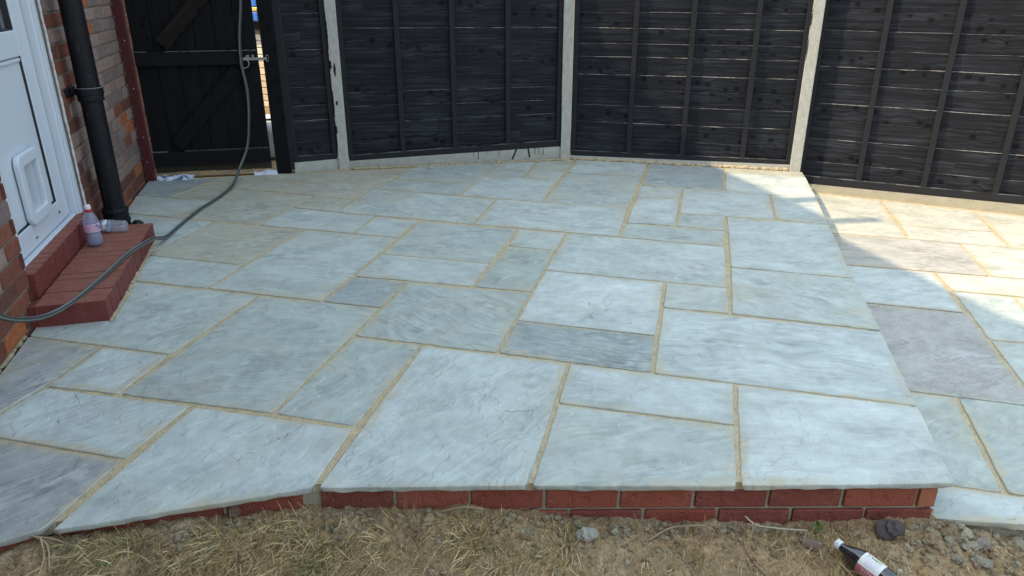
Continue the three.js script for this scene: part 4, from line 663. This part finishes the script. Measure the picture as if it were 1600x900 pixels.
// dry grass: thin bent blades, thick at the left and thinning out to bare soil at the right
function bladeGeo(L, bend, w) { const pos = [], idx = [], n = 6; for (let i = 0; i <= n; i++) { const t = i / n, a = bend * t, y = L * Math.sin(a) / Math.max(0.01, bend) , h = L * (1 - Math.cos(a)) / Math.max(0.01, bend), ww = w * (1 - 0.85 * t * t); pos.push(-ww, y, h, ww, y, h); if (i < n) { const k = 2 * i; idx.push(k, k + 1, k + 2, k + 1, k + 3, k + 2); } } const g = new THREE.BufferGeometry(); g.setAttribute('position', new THREE.Float32BufferAttribute(pos, 3)); g.setIndex(idx); g.computeVertexNormals(); return g; }
const straw = mat([1, 1, 1], { side: THREE.DoubleSide, roughness: 0.85 });
const grassAt = (x, z, q) => (x < 0.15 ? 1 : x < 0.65 ? 0.4 : 0.13) * (0.12 + 0.95 * sstep(-0.15, 0.5, fbm(x * 3.2 + 4, z * 3.2, 3))) * (x < -1.55 ? 0.3 : 1);
const blade = (x, z, q, tall) => {
  const flat = rnd() < 0.8, k = rnd(), green = sstep(0.35, 0.7, ns(x * 5 + 30, z * 5)) * 0.4;
  const c = k < 0.5 ? [0.52, 0.38, 0.18] : k < 0.7 ? [0.35, 0.25, 0.125] : k < 0.93 ? [0.66, 0.53, 0.31] : [0.20, 0.14, 0.08], t = rr(0.7, 1.15), g = rnd() < green ? 1 : 0;
  const col = g ? [0.12 * t, 0.16 * t, 0.055 * t] : c.map((v) => v * t), L = (tall ? rr(0.035, 0.075) : rr(0.02, 0.07));
  return [x, groundY(x, z) + (flat ? 0.003 : -0.003), z, flat ? rr(1.15, 1.62) : rr(-0.35, 0.75), rr(0, 6.28), rr(-0.4, 0.4), rr(0.6, 1.3), L / 0.08, L / 0.08, col];
};
{
  const list = spots(14000, (x, z, q) => rnd() > grassAt(x, z, q) ? null : blade(x, z, q, q < 0.14 && rnd() < 0.4));
  scatter('dry_grass', 'sparse dry straw coloured grass growing on the bare soil', 'grass', bladeGeo(0.08, 0.9, 0.001), straw, list);
}
{
  const tufts = []; for (const [tx, tz, n, gr] of [[-1.36, -1.26, 130, 0.4], [-1.45, -1.24, 70, 0.75], [-0.72, -1.53, 110, 0.1], [-0.5, -1.58, 150, 0.15], [-0.25, -1.63, 90, 0.45], [-0.9, -1.45, 80, 0.1], [-1.15, -1.36, 90, 0.1], [0.05, -1.66, 60, 0.2], [-0.42, -1.5, 80, 0.2], [-0.65, -1.42, 90, 0.05]]) for (let i = 0; i < n; i++) { const a = rr(0, 6.28), r = 0.085 * Math.sqrt(rnd()), x = tx + r * Math.cos(a), z = tz + r * Math.sin(a); if (frontDist(x, z) < 0.012) continue; const b = blade(x, z, 0.05, rnd() < 0.5); b[3] = rr(0.3, 1.35); b[4] = Math.PI / 2 - a + rr(-0.7, 0.7); if (rnd() < gr) b[9] = [rr(0.08, 0.13), rr(0.12, 0.17), 0.05]; tufts.push(b); }
  scatter('grass_tufts', 'tufts of dry grass, some still green, at the foot of the brickwork', 'grass', bladeGeo(0.08, 1.3, 0.0011), straw, tufts);
}
// single stones
const stoneM = (rgb) => { const f = tex(128, 128, (u, v) => { const k = 1 + 0.3 * fbm(u * 5, v * 5, 4) + 0.2 * ns(u * 50, v * 50); return rgb.map((c) => c * k); }); return mat([1, 1, 1], { map: f, bumpMap: gritBump, bumpScale: 0.004, roughness: 0.9 }); };
function stone(label, x, z, s, ry, rgb, seed, up = 0.45, amp = 0.4) {
  const g = lump(seed, 4, amp).scale(...s), o = new THREE.Mesh(g, stoneM(rgb)); o.name = numbered('stone'); scene.add(o); shade(o);
  o.position.set(x, groundY(x, z) + s[1] * up, z); o.rotation.set(rr(-0.15, 0.15), ry, rr(-0.15, 0.15)); o.userData = { label, category: 'stone' };
}
stone('pale grey rough stone on the dry grass before the middle of the brick wall', -0.205, -1.69, [0.031, 0.018, 0.02], 0.45, [0.44, 0.41, 0.37], 2);
stone('small cream pebble right of the pale grey rough stone', -0.128, -1.735, [0.009, 0.011, 0.009], 0.4, [0.56, 0.50, 0.41], 5);
stone('flat smooth brown stone leaning near the weed by the wall', 0.425, -1.845, [0.033, 0.015, 0.02], -0.5, [0.25, 0.185, 0.15], 7, 0.6, 0.15);
stone('dark purple brown rock against the right end of the brick wall', 0.652, -1.945, [0.036, 0.029, 0.026], 0.2, [0.115, 0.095, 0.095], 9, 0.6, 0.5);
stone('orange flat stone chip at the lower right beside the dark bottle', 0.722, -1.805, [0.033, 0.012, 0.017], -0.75, [0.44, 0.29, 0.155], 12, 0.5, 0.5);
stone('pale flat stone at the far right below the lower paving', 0.975, -1.9, [0.042, 0.014, 0.022], -0.15, [0.37, 0.325, 0.25], 15, 0.5, 0.4);
stone('grey pebble at the right edge in front of the lower paving', 1.045, -1.9, [0.025, 0.014, 0.016], -0.2, [0.40, 0.36, 0.31], 16, 0.5, 0.3);
stone('brown broken stone standing in the grass near the left bend of the wall', -1.19, -1.462, [0.014, 0.022, 0.013], 0.3, [0.24, 0.155, 0.11], 18, 0.6, 0.45);
stone('tan broken stone right beside the brown standing one in the grass', -1.125, -1.462, [0.014, 0.018, 0.012], 0.9, [0.29, 0.20, 0.13], 19, 0.6, 0.45);
stone('greyish pink cobble in the rubble under the corner of the lower paving', 0.93, -2.01, [0.022, 0.016, 0.018], 0.4, [0.36, 0.30, 0.27], 21, 0.5, 0.35);
stone('brown mottled stone in the rubble by the wall corner', 0.835, -2.0, [0.03, 0.014, 0.018], 0.3, [0.29, 0.21, 0.13], 22, 0.5, 0.45);
stone('long buff stone in the rubble in front of the footing', 0.9, -1.93, [0.03, 0.012, 0.016], 0.1, [0.36, 0.32, 0.25], 25, 0.5, 0.4);
// twigs and long straws
function twig(label, pts, r, rgb) { const p = pts.map(([x, z, h]) => [x, groundY(x, z) + h, z]), o = new THREE.Mesh(tube(p, r, 24, 6), mat(rgb, { roughness: 0.9 })); o.name = numbered('twig'); scene.add(o); shade(o); o.userData = { label, category: 'twig' }; }
twig('long pale dry stem lying at the lower left corner below the dark slab', [[-1.78, -1.17, 0.012], [-1.66, -1.2, 0.016], [-1.58, -1.2, 0.022], [-1.52, -1.14, 0.006]], 0.0028, [0.34, 0.27, 0.18]);
twig('dry root curving out under the joint between the two left front slabs', [[-1.73, -1.115, 0.006], [-1.66, -1.19, 0.02], [-1.585, -1.21, 0.028], [-1.5, -1.225, 0.012]], 0.0026, [0.30, 0.23, 0.15]);
twig('straight dry straw crossing the lower left corner', [[-1.6, -1.205, 0.02], [-1.55, -1.16, 0.012], [-1.53, -1.1, 0.005]], 0.002, [0.42, 0.34, 0.22]);
twig('bleached twig leaning on the brick wall at the left of its straight run', [[-0.63, -1.645, 0.008], [-0.56, -1.65, 0.03], [-0.5, -1.648, 0.05]], 0.002, [0.42, 0.31, 0.2]);
twig('forked grey twig on the soil below the middle of the brick wall', [[-0.03, -1.73, 0.006], [0.03, -1.79, 0.014], [0.09, -1.8, 0.028], [0.13, -1.815, 0.03]], 0.003, [0.30, 0.24, 0.17]);
twig('grey twig pointing at the camera from the forked twig', [[0.03, -1.785, 0.012], [0.06, -1.72, 0.008], [0.1, -1.65, 0.006], [0.12, -1.6, 0.004]], 0.0022, [0.26, 0.205, 0.15]);
twig('pale twig lying against the bricks near the right end of the wall', [[0.24, -1.87, 0.045], [0.27, -1.865, 0.03], [0.33, -1.87, 0.02], [0.42, -1.885, 0.008]], 0.0026, [0.46, 0.39, 0.29]);
twig('thin brown twig slanting over the soil left of the dark bottle', [[0.24, -1.78, 0.008], [0.27, -1.73, 0.008], [0.31, -1.69, 0.006]], 0.002, [0.27, 0.2, 0.14]);
twig('long thin brown stem lying behind the dark bottle', [[0.53, -1.86, 0.008], [0.62, -1.84, 0.01], [0.69, -1.83, 0.004]], 0.0018, [0.22, 0.16, 0.11]);
{
  const t = thing('weed', 'small green weed with a few leaves growing at the foot of the brick wall', 'weed'); const bx = 0.445, bz = -1.885, by = groundY(0.445, -1.885); t.position.set(bx, by - 0.004, bz);
  const lm = mat([0.14, 0.20, 0.06], { side: THREE.DoubleSide, roughness: 0.7 }), sh = new THREE.Shape(); sh.moveTo(0, 0); sh.bezierCurveTo(0.014, 0.006, 0.014, 0.024, 0, 0.034); sh.bezierCurveTo(-0.014, 0.024, -0.014, 0.006, 0, 0);
  const lg = new THREE.ShapeGeometry(sh, 6), p = lg.attributes.position; for (let i = 0; i < p.count; i++) p.setZ(i, -6 * p.getX(i) ** 2 * 4 - p.getY(i) ** 2 * 6); lg.computeVertexNormals();
  for (const [h, ry, rx, s] of [[0.018, 0.3, 0.5, 1], [0.02, 2.2, 0.8, 0.9], [0.03, 4.2, 0.5, 0.8], [0.036, 5.4, 0.35, 0.7], [0.03, 1.2, 0.2, 0.75], [0.012, 3.4, 1.0, 0.8]]) { const l = part('leaf', lg, lm, t); l.position.y = h; l.rotation.set(rx, ry, 0, 'YXZ'); l.scale.setScalar(s); }
  part('stem', new THREE.CylinderGeometry(0.0012, 0.0018, 0.045, 6).translate(0, 0.02, 0), lm, t);
}

// ------------------------------------------------------------------ bottles
const clear = (rgb, r = 0.06, tr = 1) => { const m = new THREE.MeshPhysicalMaterial({ transmission: tr, thickness: 0, roughness: r, ior: 1.4, side: THREE.DoubleSide }); m.color.setRGB(...rgb); return m; };
const lathe = (pts, n = 40) => new THREE.LatheGeometry(pts.map(([r, y]) => new THREE.Vector2(r, y)), n);
{
  const t = thing('water_bottle', 'upright plastic bottle with pink label and red cap on the brick step', 'bottle'); const [x, y, z] = toHouse(1.185, 0.0965, 0.085); t.position.set(x, y, z); t.rotation.y = 0.7;
  part('bottle_body', lathe([[0, 0.004], [0.028, 0], [0.036, 0.006], [0.038, 0.02], [0.038, 0.05], [0.0345, 0.058], [0.034, 0.066], [0.0375, 0.074], [0.0375, 0.12], [0.036, 0.13], [0.031, 0.148], [0.021, 0.168], [0.0145, 0.176], [0.014, 0.186]]), clear([0.74, 0.77, 0.9], 0.1, 0.8), t);
  part('drink', lathe([[0, 0.006], [0.03, 0.004], [0.0365, 0.02], [0.0365, 0.05], [0.033, 0.06], [0.0365, 0.075], [0, 0.0752]]), clear([0.6, 0.58, 0.72], 0.12, 0.7), t);
  const lb = tex(512, 128, (u, v) => { let c = [0.62, 0.36, 0.52]; const k = (a, b, r, s) => 1 - sstep(0.85, 1, Math.hypot((u - a) / r, (v - b) / s)); const d = Math.max(k(0.2, 0.35, 0.035, 0.22), k(0.7, 0.35, 0.035, 0.22)), e = Math.max(k(0.12, 0.7, 0.05, 0.16), k(0.62, 0.7, 0.05, 0.16), k(0.13, 0.3, 0.02, 0.1)); c = c.map((q, i) => lerp(q, [0.03, 0.035, 0.12][i], d)); c = c.map((q, i) => lerp(q, [0.12, 0.16, 0.45][i], e)); const ln = (v * 9 % 1 < 0.4) && ((u % 0.5) > 0.28 && (u % 0.5) < 0.46) && ns(u * 180, Math.floor(v * 9) * 5) > -0.2 ? 0.5 : 0; c = c.map((q, i) => lerp(q, [0.4, 0.12, 0.4][i], ln)); return v > 0.93 || v < 0.07 ? [0.75, 0.55, 0.68] : c; });
  part('label', new THREE.CylinderGeometry(0.0385, 0.0385, 0.042, 40, 1, true).translate(0, 0.098, 0), mat([1, 1, 1], { map: lb, roughness: 0.4, side: THREE.DoubleSide }), t);
  part('cap', lathe([[0.0145, 0.178], [0.0175, 0.178], [0.0175, 0.19], [0.0145, 0.192]], 24), mat([0.42, 0.015, 0.04], { roughness: 0.4 }), t);
  part('cap_top', lathe([[0.015, 0.1905], [0.0155, 0.204], [0.012, 0.213], [0, 0.214]], 24), mat([0.72, 0.62, 0.64], { roughness: 0.4 }), t);
}
{
  const t = thing('crushed_bottle', 'crumpled clear plastic bottle lying on the brick step behind the upright one', 'bottle'); const [x, y, z] = toHouse(1.4, 0.0965 + 0.032, 0.12); t.position.set(x, y, z); t.rotation.set(0, 0.35, 1.5, 'YXZ');
  const crush = (g) => { const p = g.attributes.position; for (let i = 0; i < p.count; i++) { const yy = p.getY(i), a = Math.atan2(p.getZ(i), p.getX(i)), k = 1 + 0.16 * ns(Math.cos(a) * 2 + yy * 40, Math.sin(a) * 2 + 4); p.setX(i, p.getX(i) * k); p.setZ(i, p.getZ(i) * k); } g.computeVertexNormals(); return g; };
  const B = []; for (let i = 0; i <= 24; i++) { const u = i / 24; B.push([u < 0.03 ? 0.02 : 0.031 - 0.017 * sstep(0.78, 1, u) + 0.0012 * Math.sin(u * 60), -0.08 + 0.16 * u]); }
  part('bottle_body', crush(lathe([[0, -0.079], ...B], 36)), clear([0.8, 0.85, 0.92], 0.1, 0.8), t);
  part('label', crush(lathe([[0.0325, 0.015], [0.0325, 0.035]], 36)), mat([1, 1, 1], { roughness: 0.4, side: THREE.DoubleSide, map: tex(256, 64, (u, v) => { const k = sstep(0.1, 0.4, ns(u * 9, v * 3)) * 0.7; return [lerp(0.66, 0.2, k), lerp(0.72, 0.34, k), lerp(0.78, 0.6, k)]; }) }), t);
  part('cap', lathe([[0, 0.094], [0.0145, 0.094], [0.015, 0.078], [0.0, 0.078]], 24), mat([0.6, 0.68, 0.8], { roughness: 0.4 }), t);
}
{
  const t = thing('drink_bottle', 'dark bottle with white cap and printed label lying on the soil', 'bottle');
  const a = [0.487, -1.828], b = [0.655, -1.678], ya = groundY(...a) + 0.034, yb = groundY(...b) + 0.036; t.scale.setScalar(1.03);
  t.position.set(a[0], ya, a[1]); t.quaternion.setFromUnitVectors(new V3(0, 1, 0), new V3(b[0] - a[0], yb - ya, b[1] - a[1]).normalize());
  const dark = new THREE.MeshPhysicalMaterial({ roughness: 0.12, clearcoat: 1, clearcoatRoughness: 0.08, map: tex(256, 256, (u, v) => { const k = sstep(0.3, 0.6, fbm(u * 22, v * 26, 3)) * 0.5; return [lerp(0.012, 0.12, k), lerp(0.011, 0.12, k), lerp(0.016, 0.14, k)]; }) });
  part('bottle_body', lathe([[0.0105, 0.012], [0.0118, 0.02], [0.0145, 0.03], [0.0225, 0.048], [0.0285, 0.064], [0.0305, 0.078], [0.0305, 0.138], [0.0285, 0.15], [0.0305, 0.163], [0.0305, 0.195], [0.026, 0.205], [0, 0.2]]), dark, t);
  part('cap', lathe([[0, -0.001], [0.0125, 0], [0.0142, 0.002], [0.0142, 0.016], [0.0125, 0.0165], [0.011, 0.016]], 32), mat([0.62, 0.66, 0.70], { roughness: 0.45 }), t);
  const lb = tex(512, 256, (u, v) => { const y = 1 - v; let c = [0.72, 0.71, 0.72]; const uu = (u * 2) % 1;
    if (uu > 0.62) c = [0.42, 0.13, 0.16]; if (uu < 0.16) c = [0.60, 0.46, 0.36];
    if (uu > 0.2 && uu < 0.27 && y > 0.2 && y < 0.85 && ns(u * 4, y * 50) > -0.25) c = [0.16, 0.26, 0.08];
    for (const k of [0.31, 0.36, 0.41]) if (Math.abs(uu - k) < 0.009 && y > 0.15 && y < 0.9 && ns(k * 70, y * 70) > -0.2) c = [0.35, 0.32, 0.40];
    for (const k of [0.45, 0.5, 0.55]) if (Math.abs(uu - k) < 0.02 && y > 0.2 && y < 0.75 && ns(k * 40, y * 26) > -0.1) c = [0.55, 0.52, 0.60];
    if (uu > 0.66 && y > 0.25 && y < 0.75 && ns(u * 26, y * 20) > 0.15) c = [0.65, 0.5, 0.5]; if (uu < 0.12 && y > 0.4 && ns(u * 40, y * 30) > 0.0) c = [0.4, 0.1, 0.12]; return c; });
  part('label', new THREE.CylinderGeometry(0.0312, 0.0312, 0.058, 48, 1, true).translate(0, 0.108, 0), mat([1, 1, 1], { map: lb, roughness: 0.35, side: THREE.DoubleSide }), t);
}

// ------------------------------------------------------------------ garden hose: over the gate, across the paving, over the step
{
  const gp = (s, y, z) => { const nx = -GDIR[1], nz = GDIR[0]; return [GP0[0] + s * GDIR[0] + nx * z, y, GP0[1] + s * GDIR[1] + nz * z]; };
  const pts = [];
  pts.push(toHouse(-0.5, 0.72, 0.04), toHouse(-0.3, 0.48, 0.05), toHouse(-0.15, 0.33, 0.055), toHouse(0, 0.215, 0.06), toHouse(0.15, 0.137, 0.08), toHouse(0.28, 0.096, 0.115), toHouse(0.375, 0.098, 0.165), [-2.595, 0.106, -2.62], [-2.688, 0.108, -2.88], [-2.715, 0.108, -3.02], [-2.80, 0.07, -3.2], [-2.865, 0.02, -3.36], [-2.935, 0.011, -3.56], [-3.035, 0.011, -3.9], [-3.10, 0.012, -4.24], [-3.165, 0.03, -4.48], [-3.235, 0.1, -4.69], ...[[0.715, 0.22, 0.045], [0.75, 0.4, 0.035], [0.768, 0.62, 0.03], [0.752, 0.815, 0.022], [0.763, 0.98, 0.025], [0.8, 1.2, 0.03], [0.83, 1.5, 0.028], [0.85, 1.8, 0.02], [0.855, 1.85, -0.02], [0.855, 1.8, -0.09], [0.85, 1.3, -0.1]].map((a) => gp(...a)));
  const hm = mat([1, 1, 1], { roughness: 0.45, map: tex(16, 64, (u, v) => { const k = sstep(0.30, 0.34, Math.abs(((v * 4) % 1) - 0.5)); return [lerp(0.035, 0.17, k), lerp(0.043, 0.185, k), lerp(0.045, 0.175, k)]; }) });
  const o = new THREE.Mesh(tube(pts, 0.0105, 420, 14), hm); o.name = 'garden_hose'; scene.add(o); shade(o); o.userData = { label: 'grey green garden hose hanging over the gate and trailing across the paving to the step', category: 'hose' };
}
renderer.render(scene, camera);
